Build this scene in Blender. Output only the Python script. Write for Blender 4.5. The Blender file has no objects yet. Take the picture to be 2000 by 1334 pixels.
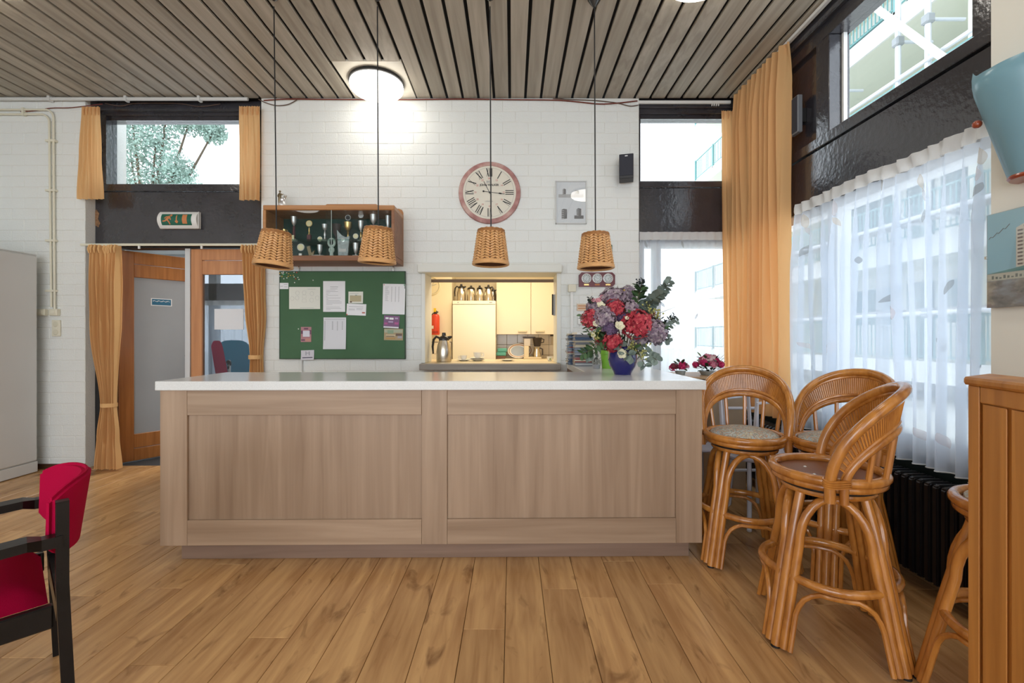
import bpy, bmesh, math, random
from mathutils import Vector, Matrix
R = random.Random(7)
PI = math.pi
C = bpy.context.scene.collection
sc = bpy.context.scene

# ------------------------------------------------------------------ camera, world, lights, exposure
F = 889.0            # focal length in pixels of the 2000 px wide frame
HC = 1.22            # lens height
HY = 657.0           # row of the horizon
cam_d = bpy.data.cameras.new('camera'); cam_d.lens = 16.0; cam_d.sensor_width = 36.0; cam_d.sensor_fit = 'HORIZONTAL'
cam_d.shift_y = -0.005; cam_d.clip_start = 0.02; cam_d.clip_end = 200
cam = bpy.data.objects.new('camera', cam_d); C.objects.link(cam)
cam.location = (0, 0, HC); cam.rotation_euler = (PI / 2, 0, 0)
sc.camera = cam
w = bpy.data.worlds.new('sky'); sc.world = w; w.use_nodes = True
bg = w.node_tree.nodes['Background']; bg.inputs[0].default_value = (0.83, 0.915, 1.0, 1); bg.inputs[1].default_value = 3.2
sc.view_settings.view_transform = 'Standard'; sc.view_settings.look = 'None'
sc.view_settings.gamma = 1.0; sc.view_settings.use_curve_mapping = False
sc.view_settings.exposure = 0.02
sc.cycles.use_denoising = True
sc.cycles.max_bounces = 8; sc.cycles.diffuse_bounces = 5; sc.cycles.glossy_bounces = 4
sc.cycles.transmission_bounces = 6; sc.cycles.transparent_max_bounces = 24
sc.cycles.sample_clamp_indirect = 6.0; sc.cycles.caustics_reflective = False; sc.cycles.caustics_refractive = False

def area(name, loc, rot, sx, sy, power, col):
    l = bpy.data.lights.new(name, 'AREA'); l.shape = 'RECTANGLE'; l.size = sx; l.size_y = sy; l.energy = power; l.color = col
    o = bpy.data.objects.new(name, l); C.objects.link(o); o.location = loc; o.rotation_euler = rot
    return o
area('rear_fill_light', (-1.4, -3.45, 1.75), (PI / 2, 0, 0), 6.0, 2.6, 92, (0.93, 0.965, 1.0))  # unseen area lamp added behind the camera for even frontal light
area('side_fill_light', (2.05, -1.2, 1.7), (0, PI / 2, 0), 2.2, 3.2, 16, (0.90, 0.95, 1.0))  # unseen lamp added before the solid side wall; no window is built here
area('kitchen_ceiling_light', (-0.1, 5.3, 2.33), (0, 0, 0), 1.3, 0.6, 27, (1.0, 0.83, 0.59))
area('hall_fill_light', (-3.0, 5.6, 2.40), (0, 0, 0), 1.2, 1.2, 60, (1.0, 0.97, 0.92))  # bare area lamp added to brighten the hall, without any fitting

def W(px, py, Y):
    """point at depth Y seen at pixel (px, py) of the 2000x1334 frame"""
    return Vector(((px - 1000) * Y / F, Y, HC - (py - HY) * Y / F))
def WX(px, Y): return (px - 1000) * Y / F
def WZ(py, Y): return HC - (py - HY) * Y / F

# ------------------------------------------------------------------ materials
MATS = {}
def _nt(name):
    m = bpy.data.materials.new(name); m.use_nodes = True
    nt = m.node_tree; b = nt.nodes['Principled BSDF']
    return m, nt, b
def N(nt, t, **kw):
    n = nt.nodes.new(t)
    for k, v in kw.items(): setattr(n, k, v)
    return n
def L(nt, a, b): nt.links.new(a, b)
def mat(name, col, rough=0.5, metal=0.0, emit=0.0, ecol=None, coat=0.0, bump=None, mott=None, spec=0.5, sheen=0.0, rand=0.0, trans=0.0):
    """plain surface; bump=(scale, strength); mott=(scale, amount) soft tonal mottling; rand = tone change per object"""
    if name in MATS: return MATS[name]
    m, nt, b = _nt(name)
    b.inputs['Base Color'].default_value = (*col, 1); b.inputs['Roughness'].default_value = rough
    b.inputs['Metallic'].default_value = metal; b.inputs['Specular IOR Level'].default_value = spec
    b.inputs['Coat Weight'].default_value = coat; b.inputs['Coat Roughness'].default_value = 0.12
    b.inputs['Sheen Weight'].default_value = sheen
    b.inputs['Transmission Weight'].default_value = trans
    if emit: b.inputs['Emission Color'].default_value = (*(ecol or col), 1); b.inputs['Emission Strength'].default_value = emit
    tc = N(nt, 'ShaderNodeTexCoord')
    if mott or rand:
        hsv = N(nt, 'ShaderNodeHueSaturation'); hsv.inputs['Color'].default_value = (*col, 1)
        add = N(nt, 'ShaderNodeMath', operation='ADD'); add.inputs[0].default_value = 1.0; add.inputs[1].default_value = 0.0
        if mott:
            no = N(nt, 'ShaderNodeTexNoise'); no.inputs['Scale'].default_value = mott[0]; no.inputs['Detail'].default_value = 5
            L(nt, tc.outputs['Object'], no.inputs['Vector'])
            mr = N(nt, 'ShaderNodeMapRange'); mr.inputs['From Min'].default_value = 0.25; mr.inputs['From Max'].default_value = 0.75
            mr.inputs['To Min'].default_value = 1 - mott[1]; mr.inputs['To Max'].default_value = 1 + mott[1]
            L(nt, no.outputs['Fac'], mr.inputs['Value']); L(nt, mr.outputs[0], add.inputs[0])
        if rand:
            oi = N(nt, 'ShaderNodeObjectInfo'); mr2 = N(nt, 'ShaderNodeMapRange')
            mr2.inputs['To Min'].default_value = -rand; mr2.inputs['To Max'].default_value = rand
            L(nt, oi.outputs['Random'], mr2.inputs['Value']); L(nt, mr2.outputs[0], add.inputs[1])
        L(nt, add.outputs[0], hsv.inputs['Value']); L(nt, hsv.outputs[0], b.inputs['Base Color'])
    if bump:
        no = N(nt, 'ShaderNodeTexNoise'); no.inputs['Scale'].default_value = bump[0]; no.inputs['Detail'].default_value = 4
        L(nt, tc.outputs['Object'], no.inputs['Vector'])
        bp = N(nt, 'ShaderNodeBump'); bp.inputs['Strength'].default_value = bump[1]; bp.inputs['Distance'].default_value = 0.01
        L(nt, no.outputs['Fac'], bp.inputs['Height']); L(nt, bp.outputs[0], b.inputs['Normal']); L(nt, bp.outputs[0], b.inputs['Coat Normal'])
    MATS[name] = m
    return m
def wood(name, dark, light, axis=2, rough=0.45, fine=38.0, stretch=0.06, rand=0.0, coat=0.0, knots=False, broad=0.0, bump=0.08):
    """grain runs along axis; every object gets its own stretch of grain"""
    if name in MATS: return MATS[name]
    m, nt, b = _nt(name)
    b.inputs['Roughness'].default_value = rough; b.inputs['Coat Weight'].default_value = coat; b.inputs['Coat Roughness'].default_value = 0.15
    tc = N(nt, 'ShaderNodeTexCoord'); oi = N(nt, 'ShaderNodeObjectInfo')
    ofs = N(nt, 'ShaderNodeVectorMath', operation='MULTIPLY_ADD'); ofs.inputs[1].default_value = (31, 57, 23)
    L(nt, oi.outputs['Random'], ofs.inputs[0]); L(nt, tc.outputs['Object'], ofs.inputs[2])
    mp = N(nt, 'ShaderNodeMapping'); s = [1.0, 1.0, 1.0]; s[axis] = stretch; mp.inputs['Scale'].default_value = s
    L(nt, ofs.outputs[0], mp.inputs['Vector'])
    n1 = N(nt, 'ShaderNodeTexNoise'); n1.inputs['Scale'].default_value = fine; n1.inputs['Detail'].default_value = 7; n1.inputs['Distortion'].default_value = 0.6
    n2 = N(nt, 'ShaderNodeTexNoise'); n2.inputs['Scale'].default_value = fine * 0.22; n2.inputs['Detail'].default_value = 3; n2.inputs['Distortion'].default_value = 1.2
    L(nt, mp.outputs[0], n1.inputs['Vector']); L(nt, mp.outputs[0], n2.inputs['Vector'])
    mx = N(nt, 'ShaderNodeMath', operation='MULTIPLY_ADD'); mx.inputs[1].default_value = 0.55
    sc2 = N(nt, 'ShaderNodeMath', operation='MULTIPLY'); sc2.inputs[1].default_value = 0.45
    L(nt, n2.outputs['Fac'], sc2.inputs[0]); L(nt, n1.outputs['Fac'], mx.inputs[0]); L(nt, sc2.outputs[0], mx.inputs[2])
    cr = N(nt, 'ShaderNodeValToRGB'); cr.color_ramp.elements[0].position = 0.36; cr.color_ramp.elements[1].position = 0.64
    cr.color_ramp.elements[0].color = (*dark, 1); cr.color_ramp.elements[1].color = (*light, 1)
    L(nt, mx.outputs[0], cr.inputs['Fac'])
    out = cr.outputs['Color']
    if knots:
        mp2 = N(nt, 'ShaderNodeMapping'); s = [1.0, 1.0, 1.0]; s[axis] = 0.35; mp2.inputs['Scale'].default_value = s
        L(nt, ofs.outputs[0], mp2.inputs['Vector'])
        vo = N(nt, 'ShaderNodeTexNoise'); vo.inputs['Scale'].default_value = 9.0; vo.inputs['Detail'].default_value = 4; vo.inputs['Distortion'].default_value = 1.5
        L(nt, mp2.outputs[0], vo.inputs['Vector'])
        kr = N(nt, 'ShaderNodeMapRange'); kr.inputs['From Min'].default_value = 0.60; kr.inputs['From Max'].default_value = 0.80
        L(nt, vo.outputs['Fac'], kr.inputs['Value'])
        km = N(nt, 'ShaderNodeMix', data_type='RGBA'); km.inputs['B'].default_value = (dark[0] * .42, dark[1] * .36, dark[2] * .32, 1)
        L(nt, kr.outputs[0], km.inputs['Factor']); L(nt, out, km.inputs['A']); out = km.outputs['Result']
    if rand:
        hsv = N(nt, 'ShaderNodeHueSaturation'); mr2 = N(nt, 'ShaderNodeMapRange')
        mr2.inputs['To Min'].default_value = 1 - rand; mr2.inputs['To Max'].default_value = 1 + rand
        L(nt, oi.outputs['Random'], mr2.inputs['Value']); L(nt, mr2.outputs[0], hsv.inputs['Value']); L(nt, out, hsv.inputs['Color'])
        out = hsv.outputs[0]
    L(nt, out, b.inputs['Base Color'])
    bp = N(nt, 'ShaderNodeBump'); bp.inputs['Strength'].default_value = bump; bp.inputs['Distance'].default_value = 0.01
    L(nt, n1.outputs['Fac'], bp.inputs['Height']); L(nt, bp.outputs[0], b.inputs['Normal'])
    MATS[name] = m
    return m
def glass(name, tint=(1, 1, 1), refl=0.9, rough=0.0):
    """thin pane: lets light straight through, mirrors at its surface by angle"""
    if name in MATS: return MATS[name]
    m, nt, b = _nt(name); out = nt.nodes['Material Output']; nt.nodes.remove(b)
    t = N(nt, 'ShaderNodeBsdfTransparent'); t.inputs[0].default_value = (*tint, 1)
    g = N(nt, 'ShaderNodeBsdfGlossy'); g.inputs['Roughness'].default_value = rough; g.inputs[0].default_value = (refl, refl, refl, 1)
    lw = N(nt, 'ShaderNodeLayerWeight'); lw.inputs[0].default_value = 0.5
    pw = N(nt, 'ShaderNodeMath', operation='POWER'); pw.inputs[1].default_value = 5.0; L(nt, lw.outputs['Facing'], pw.inputs[0])
    fr = N(nt, 'ShaderNodeMath', operation='MULTIPLY_ADD'); fr.inputs[1].default_value = 0.92; fr.inputs[2].default_value = 0.04; L(nt, pw.outputs[0], fr.inputs[0])
    mx = N(nt, 'ShaderNodeMixShader'); L(nt, fr.outputs[0], mx.inputs[0]); L(nt, t.outputs[0], mx.inputs[1]); L(nt, g.outputs[0], mx.inputs[2])
    L(nt, mx.outputs[0], out.inputs['Surface']); MATS[name] = m
    return m
def cloth(name, col, trl=0.35, sheer=0.0, weave=900.0):
    """diffuse cloth that lets light glow through; sheer = share that is open between the threads"""
    if name in MATS: return MATS[name]
    m, nt, b = _nt(name); out = nt.nodes['Material Output']; nt.nodes.remove(b)
    d = N(nt, 'ShaderNodeBsdfDiffuse'); d.inputs[0].default_value = (*col, 1)
    t = N(nt, 'ShaderNodeBsdfTranslucent'); t.inputs[0].default_value = (*col, 1)
    tc = N(nt, 'ShaderNodeTexCoord'); no = N(nt, 'ShaderNodeTexNoise'); no.inputs['Scale'].default_value = weave; no.inputs['Detail'].default_value = 2
    L(nt, tc.outputs['Object'], no.inputs['Vector'])
    bp = N(nt, 'ShaderNodeBump'); bp.inputs['Strength'].default_value = 0.15; bp.inputs['Distance'].default_value = 0.002
    L(nt, no.outputs['Fac'], bp.inputs['Height']); L(nt, bp.outputs[0], d.inputs['Normal'])
    mx = N(nt, 'ShaderNodeMixShader'); mx.inputs[0].default_value = trl
    L(nt, d.outputs[0], mx.inputs[1]); L(nt, t.outputs[0], mx.inputs[2])
    res = mx.outputs[0]
    if sheer:
        tr = N(nt, 'ShaderNodeBsdfTransparent'); m2 = N(nt, 'ShaderNodeMixShader'); m2.inputs[0].default_value = sheer
        L(nt, res, m2.inputs[1]); L(nt, tr.outputs[0], m2.inputs[2]); res = m2.outputs[0]
    L(nt, res, out.inputs['Surface']); MATS[name] = m
    return m
def ramp_mat(name, stops, scale=8.0, kind='noise', rough=0.6, mapping=(1, 1, 1), detail=4, coat=0.0, dist=0.0):
    """several colours blotched over the object (prints, petals, patterned cloth); stops = [(pos, colour)]"""
    if name in MATS: return MATS[name]
    m, nt, b = _nt(name); b.inputs['Roughness'].default_value = rough; b.inputs['Coat Weight'].default_value = coat
    tc = N(nt, 'ShaderNodeTexCoord'); mp = N(nt, 'ShaderNodeMapping'); mp.inputs['Scale'].default_value = mapping
    L(nt, tc.outputs['Object'], mp.inputs[0])
    if kind == 'noise':
        t = N(nt, 'ShaderNodeTexNoise'); t.inputs['Scale'].default_value = scale; t.inputs['Detail'].default_value = detail; t.inputs['Distortion'].default_value = dist; o = t.outputs['Fac']
    elif kind == 'voronoi':
        t = N(nt, 'ShaderNodeTexVoronoi'); t.inputs['Scale'].default_value = scale
        sp = N(nt, 'ShaderNodeSeparateColor'); L(nt, t.outputs['Color'], sp.inputs[0]); o = sp.outputs[0]
    L(nt, mp.outputs[0], t.inputs['Vector'])
    cr = N(nt, 'ShaderNodeValToRGB'); e = cr.color_ramp.elements
    while len(e) < len(stops): e.new(0.5)
    for i, (p, c) in enumerate(stops): e[i].position = p; e[i].color = (*c, 1)
    L(nt, o, cr.inputs[0]); L(nt, cr.outputs[0], b.inputs['Base Color']); MATS[name] = m
    return m

# ------------------------------------------------------------------ mesh helpers
def box(bm, x0, x1, y0, y1, z0, z1, bev=0.0, M=None):
    v = [bm.verts.new(p) for p in ((x0, y0, z0), (x1, y0, z0), (x1, y1, z0), (x0, y1, z0), (x0, y0, z1), (x1, y0, z1), (x1, y1, z1), (x0, y1, z1))]
    fs = [bm.faces.new([v[i] for i in q]) for q in ((0, 3, 2, 1), (4, 5, 6, 7), (0, 1, 5, 4), (1, 2, 6, 5), (2, 3, 7, 6), (3, 0, 4, 7))]
    vs = v
    if bev:
        r = bmesh.ops.bevel(bm, geom=list({e for f in fs for e in f.edges}), offset=bev, segments=1, affect='EDGES')
        vs = list({vv for f in r['faces'] for vv in f.verts} | {vv for vv in v if vv.is_valid})
    if M is not None: bmesh.ops.transform(bm, matrix=M, verts=[q for q in vs if q.is_valid])
    return vs
def B(*a, **k):
    bm = bmesh.new(); box(bm, *a, **k); return bm
def tube(bm, pts, r, seg=8, closed=False, caps=True, flat=1.0):
    """tube along points; r a number or one per point; flat squashes it across the binormal"""
    P = [Vector(p) for p in pts]; n = len(P); rs = r if isinstance(r, (list, tuple)) else [r] * n
    rings = []; up = None
    for i in range(n):
        if closed: t = P[(i + 1) % n] - P[i - 1]
        else: t = P[min(i + 1, n - 1)] - P[max(i - 1, 0)]
        if t.length < 1e-9: t = Vector((0, 0, 1))
        t.normalize()
        if up is None:
            a = Vector((0, 0, 1)) if abs(t.z) < 0.9 else Vector((1, 0, 0))
            up = (a - t * a.dot(t)).normalized()
        else:
            u2 = up - t * up.dot(t)
            up = u2.normalized() if u2.length > 1e-6 else up
        s = t.cross(up)
        rings.append([bm.verts.new(P[i] + (up * math.cos(2 * PI * k / seg) + s * (math.sin(2 * PI * k / seg) * flat)) * rs[i]) for k in range(seg)])
    m = n if closed else n - 1
    for i in range(m):
        a, b = rings[i], rings[(i + 1) % n]
        off = 0
        if closed and i == n - 1:
            off = min(range(seg), key=lambda o: (a[0].co - b[o].co).length)
        for k in range(seg):
            try: bm.faces.new((a[k], a[(k + 1) % seg], b[(k + 1 + off) % seg], b[(k + off) % seg]))
            except ValueError: pass
    if not closed and caps:
        bm.faces.new(list(reversed(rings[0]))); bm.faces.new(rings[-1])
def lathe(bm, prof, seg=24, c=(0, 0, 0), M=None, a0=0.0, a1=2 * PI):
    """profile of (radius, height) turned about the z axis"""
    full = abs(a1 - a0 - 2 * PI) < 1e-6; n = seg if full else seg + 1; rings = []; vs = []
    for r, z in prof:
        if r < 1e-6:
            v = bm.verts.new((c[0], c[1], c[2] + z)); rings.append([v]); vs.append(v)
        else:
            ring = [bm.verts.new((c[0] + r * math.cos(a0 + (a1 - a0) * k / seg), c[1] + r * math.sin(a0 + (a1 - a0) * k / seg), c[2] + z)) for k in range(n)]
            rings.append(ring); vs += ring
    for a, b in zip(rings, rings[1:]):
        for k in range(n if full else n - 1):
            j = (k + 1) % n
            if len(a) == 1 and len(b) == 1: continue
            if len(a) == 1: bm.faces.new((a[0], b[j], b[k]))
            elif len(b) == 1: bm.faces.new((a[k], a[j], b[0]))
            else: bm.faces.new((a[k], a[j], b[j], b[k]))
    if M is not None: bmesh.ops.transform(bm, matrix=M, verts=vs)
    return vs
def prism(bm, poly, y0, y1, M=None):
    """polygon in the x-z plane pushed from y0 to y1"""
    a = [bm.verts.new((x, y0, z)) for x, z in poly]; b = [bm.verts.new((x, y1, z)) for x, z in poly]
    n = len(poly); bm.faces.new(a); bm.faces.new(list(reversed(b)))
    for i in range(n): bm.faces.new((a[i], b[i], b[(i + 1) % n], a[(i + 1) % n]))
    if M is not None: bmesh.ops.transform(bm, matrix=M, verts=a + b)
    return a + b
def ball(bm, c, r, sx=1, sy=1, sz=1, u=12, v=8):
    bmesh.ops.create_uvsphere(bm, u_segments=u, v_segments=v, radius=r, matrix=Matrix.Translation(c) @ Matrix.Diagonal((sx, sy, sz, 1)))
def grid(bm, nu, nv, f):
    vs = [[bm.verts.new(f(i / nu, j / nv)) for i in range(nu + 1)] for j in range(nv + 1)]
    for j in range(nv):
        for i in range(nu): bm.faces.new((vs[j][i], vs[j][i + 1], vs[j + 1][i + 1], vs[j + 1][i]))
    return vs
def mesh(name, bm, m, smooth=False):
    bmesh.ops.recalc_face_normals(bm, faces=bm.faces[:])
    me = bpy.data.meshes.new(name); bm.to_mesh(me); bm.free()
    for x in (m if isinstance(m, (list, tuple)) else [m]): me.materials.append(x)
    if smooth: me.polygons.foreach_set('use_smooth', [True] * len(me.polygons)); me.set_sharp_from_angle(angle=math.radians(42))
    return me
def link(name, me, parent=None, loc=None, rot=None, scale=None):
    o = bpy.data.objects.new(name, me); C.objects.link(o)
    if parent is not None: o.parent = parent
    if loc is not None: o.location = loc
    if rot is not None: o.rotation_euler = rot
    if scale is not None: o.scale = scale
    return o
def P(name, bm, m, parent=None, smooth=False, loc=None, rot=None, label=None, kind=None):
    o = link(name, mesh(name, bm, m, smooth), parent, loc, rot)
    if label: o['label'] = label
    if kind: o['kind'] = kind
    return o
def tag(o, label, cat, group=None, kind=None):
    o['label'] = label; o['category'] = cat
    if group: o['group'] = group
    if kind: o['kind'] = kind
    return o
def T(name, label, cat, loc=(0, 0, 0), rz=0.0, group=None):
    o = link(name, None, None, loc, (0, 0, rz)); o.empty_display_size = 0.1
    return tag(o, label, cat, group)
def ST(name, bm, m, parent=None, smooth=False, label=None):
    o = P(name, bm, m, parent, smooth)
    if parent is None: o['kind'] = 'structure'
    if label: o['label'] = label
    return o
def copy_tree(o, loc=None, rz=None, label=None, group=None, parent=None):
    c = o.copy(); C.objects.link(c)
    if parent is not None: c.parent = parent
    if loc is not None: c.location = loc
    if rz is not None: c.rotation_euler = (0, 0, rz)
    if label: c['label'] = label
    if group: c['group'] = group
    for ch in list(o.children): copy_tree(ch, parent=c)
    return c
def text_mesh(s, size, m, depth=0.0004, bold=0.0):
    cu = bpy.data.curves.new('text', 'FONT'); cu.body = s; cu.size = size; cu.align_x = 'CENTER'; cu.align_y = 'CENTER'
    cu.extrude = depth; cu.offset = bold
    o = bpy.data.objects.new('text', cu); C.objects.link(o)
    dg = bpy.context.evaluated_depsgraph_get(); me = bpy.data.meshes.new_from_object(o.evaluated_get(dg))
    bpy.data.objects.remove(o); me.materials.clear(); me.materials.append(m)
    return me
FACE = Matrix.Rotation(PI / 2, 4, 'X')     # turns the x-y plane into a plane that faces the viewer (-Y)

# palette
m_paint = mat('white_paint', (0.785, 0.805, 0.785), 0.55, bump=(70, 0.35), mott=(3, 0.03))
m_plast = mat('cream_plaster', (0.78, 0.765, 0.69), 0.7, bump=(30, 0.05))
m_black = mat('black_paint', (0.030, 0.029, 0.036), 0.20, bump=(30, 0.22), mott=(5, 0.25), coat=.9)
m_blackm = mat('matt_black', (0.012, 0.012, 0.013), 0.5)
m_white = mat('white_enamel', (0.82, 0.82, 0.80), 0.35)
m_cream = mat('cream_plastic', (0.74, 0.71, 0.58), 0.4)
m_grey = mat('light_grey_metal', (0.62, 0.63, 0.62), 0.45, mott=(2, .03))
m_alu = mat('aluminium', (0.72, 0.73, 0.75), 0.35, 0.6)
m_steel = mat('steel', (0.62, 0.60, 0.56), 0.25, 1.0)
m_silver = mat('silver', (0.78, 0.78, 0.78), 0.40, 0.85)
m_gold = mat('gold', (0.78, 0.55, 0.22), 0.28, 1.0)
m_orange = cloth('orange_curtain', (0.84, 0.53, 0.255), 0.38)
m_orange2 = cloth('orange_door_curtain', (0.80, 0.49, 0.22), 0.12)
m_sheer = cloth('sheer_voile', (0.74, 0.81, 0.90), 0.5, 0.34)
m_header = cloth('sheer_header', (0.84, 0.85, 0.85), 0.35, 0.0)
m_clear = glass('clear_glass')
m_rail = mat('rail_white', (0.78, 0.78, 0.76), 0.4)
m_door = wood('door_wood', (0.30, 0.105, 0.024), (0.47, 0.185, 0.05), 2, 0.32, 30, coat=0.3)
m_doorl = wood('door_wood_light', (0.46, 0.19, 0.075), (0.62, 0.29, 0.125), 2, 0.35, 30, coat=0.3)
m_rattan = wood('rattan_cane', (0.34, 0.118, 0.018), (0.61, 0.255, 0.050), 2, 0.22, 26, stretch=0.3, coat=0.6)
m_teak = wood('teak', (0.37, 0.140, 0.024), (0.58, 0.250, 0.054), 2, 0.48, 34, stretch=0.05, coat=0.06)
m_leaf = mat('green_leaf', (0.045, 0.095, 0.035), 0.5, rand=0.5)
# ================================================================== THE SETTING
ZC = 3.417           # ceiling
YW = 4.20            # face of the white brick walls
XR = 2.11            # face of the black window wall
# --- floor: boards run away from the camera
m_floor = wood('floor_board', (0.40, 0.207, 0.082), (0.66, 0.395, 0.172), 1, 0.27, 26, stretch=0.10, rand=0.10, knots=True, bump=0.04)
m_sub = mat('floor_underlay', (0.05, 0.03, 0.015), 0.8)
fl = ST('floor', B(-4.9, 2.25, -3.5, 4.30, -0.04, -0.012), m_sub)
PW = 0.174; k0 = -28; PLEN = 1.29
def plank_mesh(nm, wd, ln, th, m):
    return mesh(nm, B(0, wd, 0, ln, -th, 0, bev=0.0016), m)
pl_me = plank_mesh('floor_plank', PW - 0.0022, PLEN - 0.0014, 0.012, m_floor)
rest = bmesh.new()
for k in range(k0, 13):
    x = -0.028 + k * PW
    if x < -4.9: continue
    y = -3.5 - R.random() * PLEN
    while y < 4.28:
        a, b_ = max(y, -3.5), min(y + PLEN, 4.295)
        if b_ - a > 0.02:
            x1 = min(x + PW, 2.24) - x
            vis = b_ > 1.25 and abs(x + PW / 2) < 1.25 * b_ + .2
            if vis: link('plank', pl_me, fl, (x, a, 0), None, (x1 / PW, (b_ - a) / PLEN, 1))
            else: box(rest, x, x + x1 - .0012, a, b_ - .001, -0.012, 0)
        y += PLEN
P('rear_planks', rest, m_floor, fl, kind='stuff')
# --- ceiling: grey washed boards with open joints
m_ceil = wood('ceiling_board', (0.30, 0.262, 0.205), (0.46, 0.415, 0.34), 1, 0.55, 24, stretch=0.05, rand=0.10, bump=0.25)
m_void = mat('ceiling_void', (0.008, 0.007, 0.006), 0.9)
ce = ST('ceiling', B(-4.9, 2.25, -3.5, 4.34, ZC + 0.03, ZC + 0.09), m_void)
CP = 0.144; CLEN = YW + 3.5
c_me = mesh('ceiling_plank', B(0, CP - 0.024, 0, CLEN, 0, 0.022, bev=0.003), m_ceil)
LAMPS = [(-1.165, 3.92), (1.12, 2.675), (-3.45, 2.69), (1.12, 1.44), (-1.165, 1.43), (-3.45, 0.19), (1.12, -1.05), (-1.165, -1.05)]
for k in range(-34, 16):
    x = -0.021 + k * CP + 0.012
    if x > 2.16: continue
    segs = [(-3.5, YW)]
    for lx, ly in LAMPS:
        if lx - 0.285 < x + CP / 2 < lx + 0.285:
            ns = []
            for a, b_ in segs:
                if b_ < ly - .29 or a > ly + .29: ns.append((a, b_)); continue
                if ly - .29 > a: ns.append((a, ly - .29))
                if ly + .29 < b_: ns.append((ly + .29, b_))
            segs = ns
    for a, b_ in segs:
        if b_ - a > 0.03: link('plank', c_me, ce, (x, a, ZC), None, (1, (b_ - a) / CLEN, 1))
m_panel = mat('lamp_panel', (0.74, 0.70, 0.60), 0.5)
m_opal = mat('opal_lamp', (0.95, 0.93, 0.88), 0.3, emit=8.0, ecol=(1.0, 0.95, 0.86))
lp0 = None
LLAB = ['round opal dome ceiling lamp glowing above the notice board and trophy case', 'round opal dome ceiling lamp towards the window side, cut by the top edge',
        'round opal dome ceiling lamp towards the grey locker side', 'opal dome ceiling lamp over the bare seated bar stool', 'opal dome ceiling lamp over the floor before the counter', 'opal dome ceiling lamp over the near floor on the locker side', 'opal dome ceiling lamp furthest back beside the window wall', 'opal dome ceiling lamp furthest back in the middle row']
for i, (lx, ly) in enumerate(LAMPS):
    if lp0 is None:
        t = T('ceiling_lamp', LLAB[i], 'ceiling lamp', (lx, ly, ZC), 0, 'opal dome ceiling lamps'); lp0 = t
        P('mounting_panel', B(-.28, .28, -.285, .278, 0.0, 0.018, bev=.002), m_panel, t)
        bm = bmesh.new(); lathe(bm, [(0, 0), (.226, 0), (.232, -.012), (.232, -.026), (.222, -.03), (0, -.03)], 40); P('base_ring', bm, m_blackm, t, True)
        bm = bmesh.new(); lathe(bm, [(.221, -.028), (.225, -.045), (.222, -.066), (.205, -.084), (.16, -.10), (.09, -.108), (0, -.11)], 40); P('glass_dome', bm, m_opal, t, True)
    else:
        copy_tree(lp0, (lx, ly, ZC), 0, LLAB[i])
# --- painted brick walls
m_mort = mat('painted_mortar', (0.75, 0.755, 0.715), 0.7, bump=(80, .3))
BW, BH = 0.235, 0.1
brick_me = [mesh('brick', B(0, 1, 0, 0.02, 0, 1), m_paint) for _ in range(1)]
def brick_mesh(seed):
    rr = random.Random(seed); bm = bmesh.new()
    vs = box(bm, 0, BW - .0035, 0, 0.03, 0, BH - .004, bev=0.003)
    for v in vs:
        if v.is_valid and v.co.y < .01: v.co.y += rr.uniform(0, .0016)
    return mesh('brick', bm, m_paint)
BRK = [brick_mesh(s) for s in range(6)]
def brick_wall(parent, x0, x1, z0, z1, y, holes, seen, shift=0.0, limit=300):
    """bricks clipped round the holes; those outside 'seen' or past the limit are one joined part"""
    st = bmesh.new(); n = 0; j = 0; z = z0; todo = []
    while z < z1 - 0.02:
        zz = min(z + BH, z1); x = x0 - (BW / 2 if j % 2 else 0) - shift
        while x < x1 - .01:
            spans = [(max(x, x0), min(x + BW, x1))]
            for hx0, hx1, hz0, hz1 in holes:
                if zz > hz0 + .004 and z < hz1 - .004:
                    ns = []
                    for a, b_ in spans:
                        if b_ <= hx0 or a >= hx1: ns.append((a, b_)); continue
                        if a < hx0: ns.append((a, hx0))
                        if b_ > hx1: ns.append((hx1, b_))
                    spans = ns
            for a, b_ in spans:
                if b_ - a > .02: todo.append((a, b_, z, zz, seen((a + b_) / 2, (z + zz) / 2)))
            x += BW
        z += BH; j += 1
    todo.sort(key=lambda q: -q[4])
    for a, b_, z, zz, s in todo:
        if s > 0 and n < limit:
            link('brick', R.choice(BRK), parent, (a, y, z), None, ((b_ - a) / BW, 1, (zz - z) / BH)); n += 1
        else: box(st, a, b_ - .005, y, y + .03, z, zz - .006, bev=.0035)
    if len(st.verts): P('lower_bricks', st, m_paint, parent, kind='stuff')
    else: st.free()
HX0, HX1, HZ0, HZ1 = -0.803, 0.416, 0.975, 1.81      # serving hatch
WX0, WX1 = -2.315, 1.172
bm = bmesh.new(); yb0, yb1 = YW + .0036, YW + .33
box(bm, WX0, HX0, yb0, yb1, 0, ZC); box(bm, HX1, WX1, yb0, yb1, 0, ZC); box(bm, HX0, HX1, yb0, yb1, 0, HZ0 - .05); box(bm, HX0, HX1, yb0, yb1, HZ1, ZC)
wb = ST('wall_back', bm, m_mort)
def seen_back(x, z):
    if z < 0.93: return 0
    if -2.17 < x < -1.0 and 1.75 < z < 2.38: return 0
    if -2.13 < x < -1.0 and 1.03 < z < 1.8: return 0
    if -0.45 < x < 0.03 and 2.3 < z < 2.8: return 0
    return 1 + z
brick_wall(wb, WX0, WX1, 0, ZC - .01, YW, [(HX0 - .03, HX1 + .03, HZ0 - .06, HZ1 + .02)], seen_back, limit=300)
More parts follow.
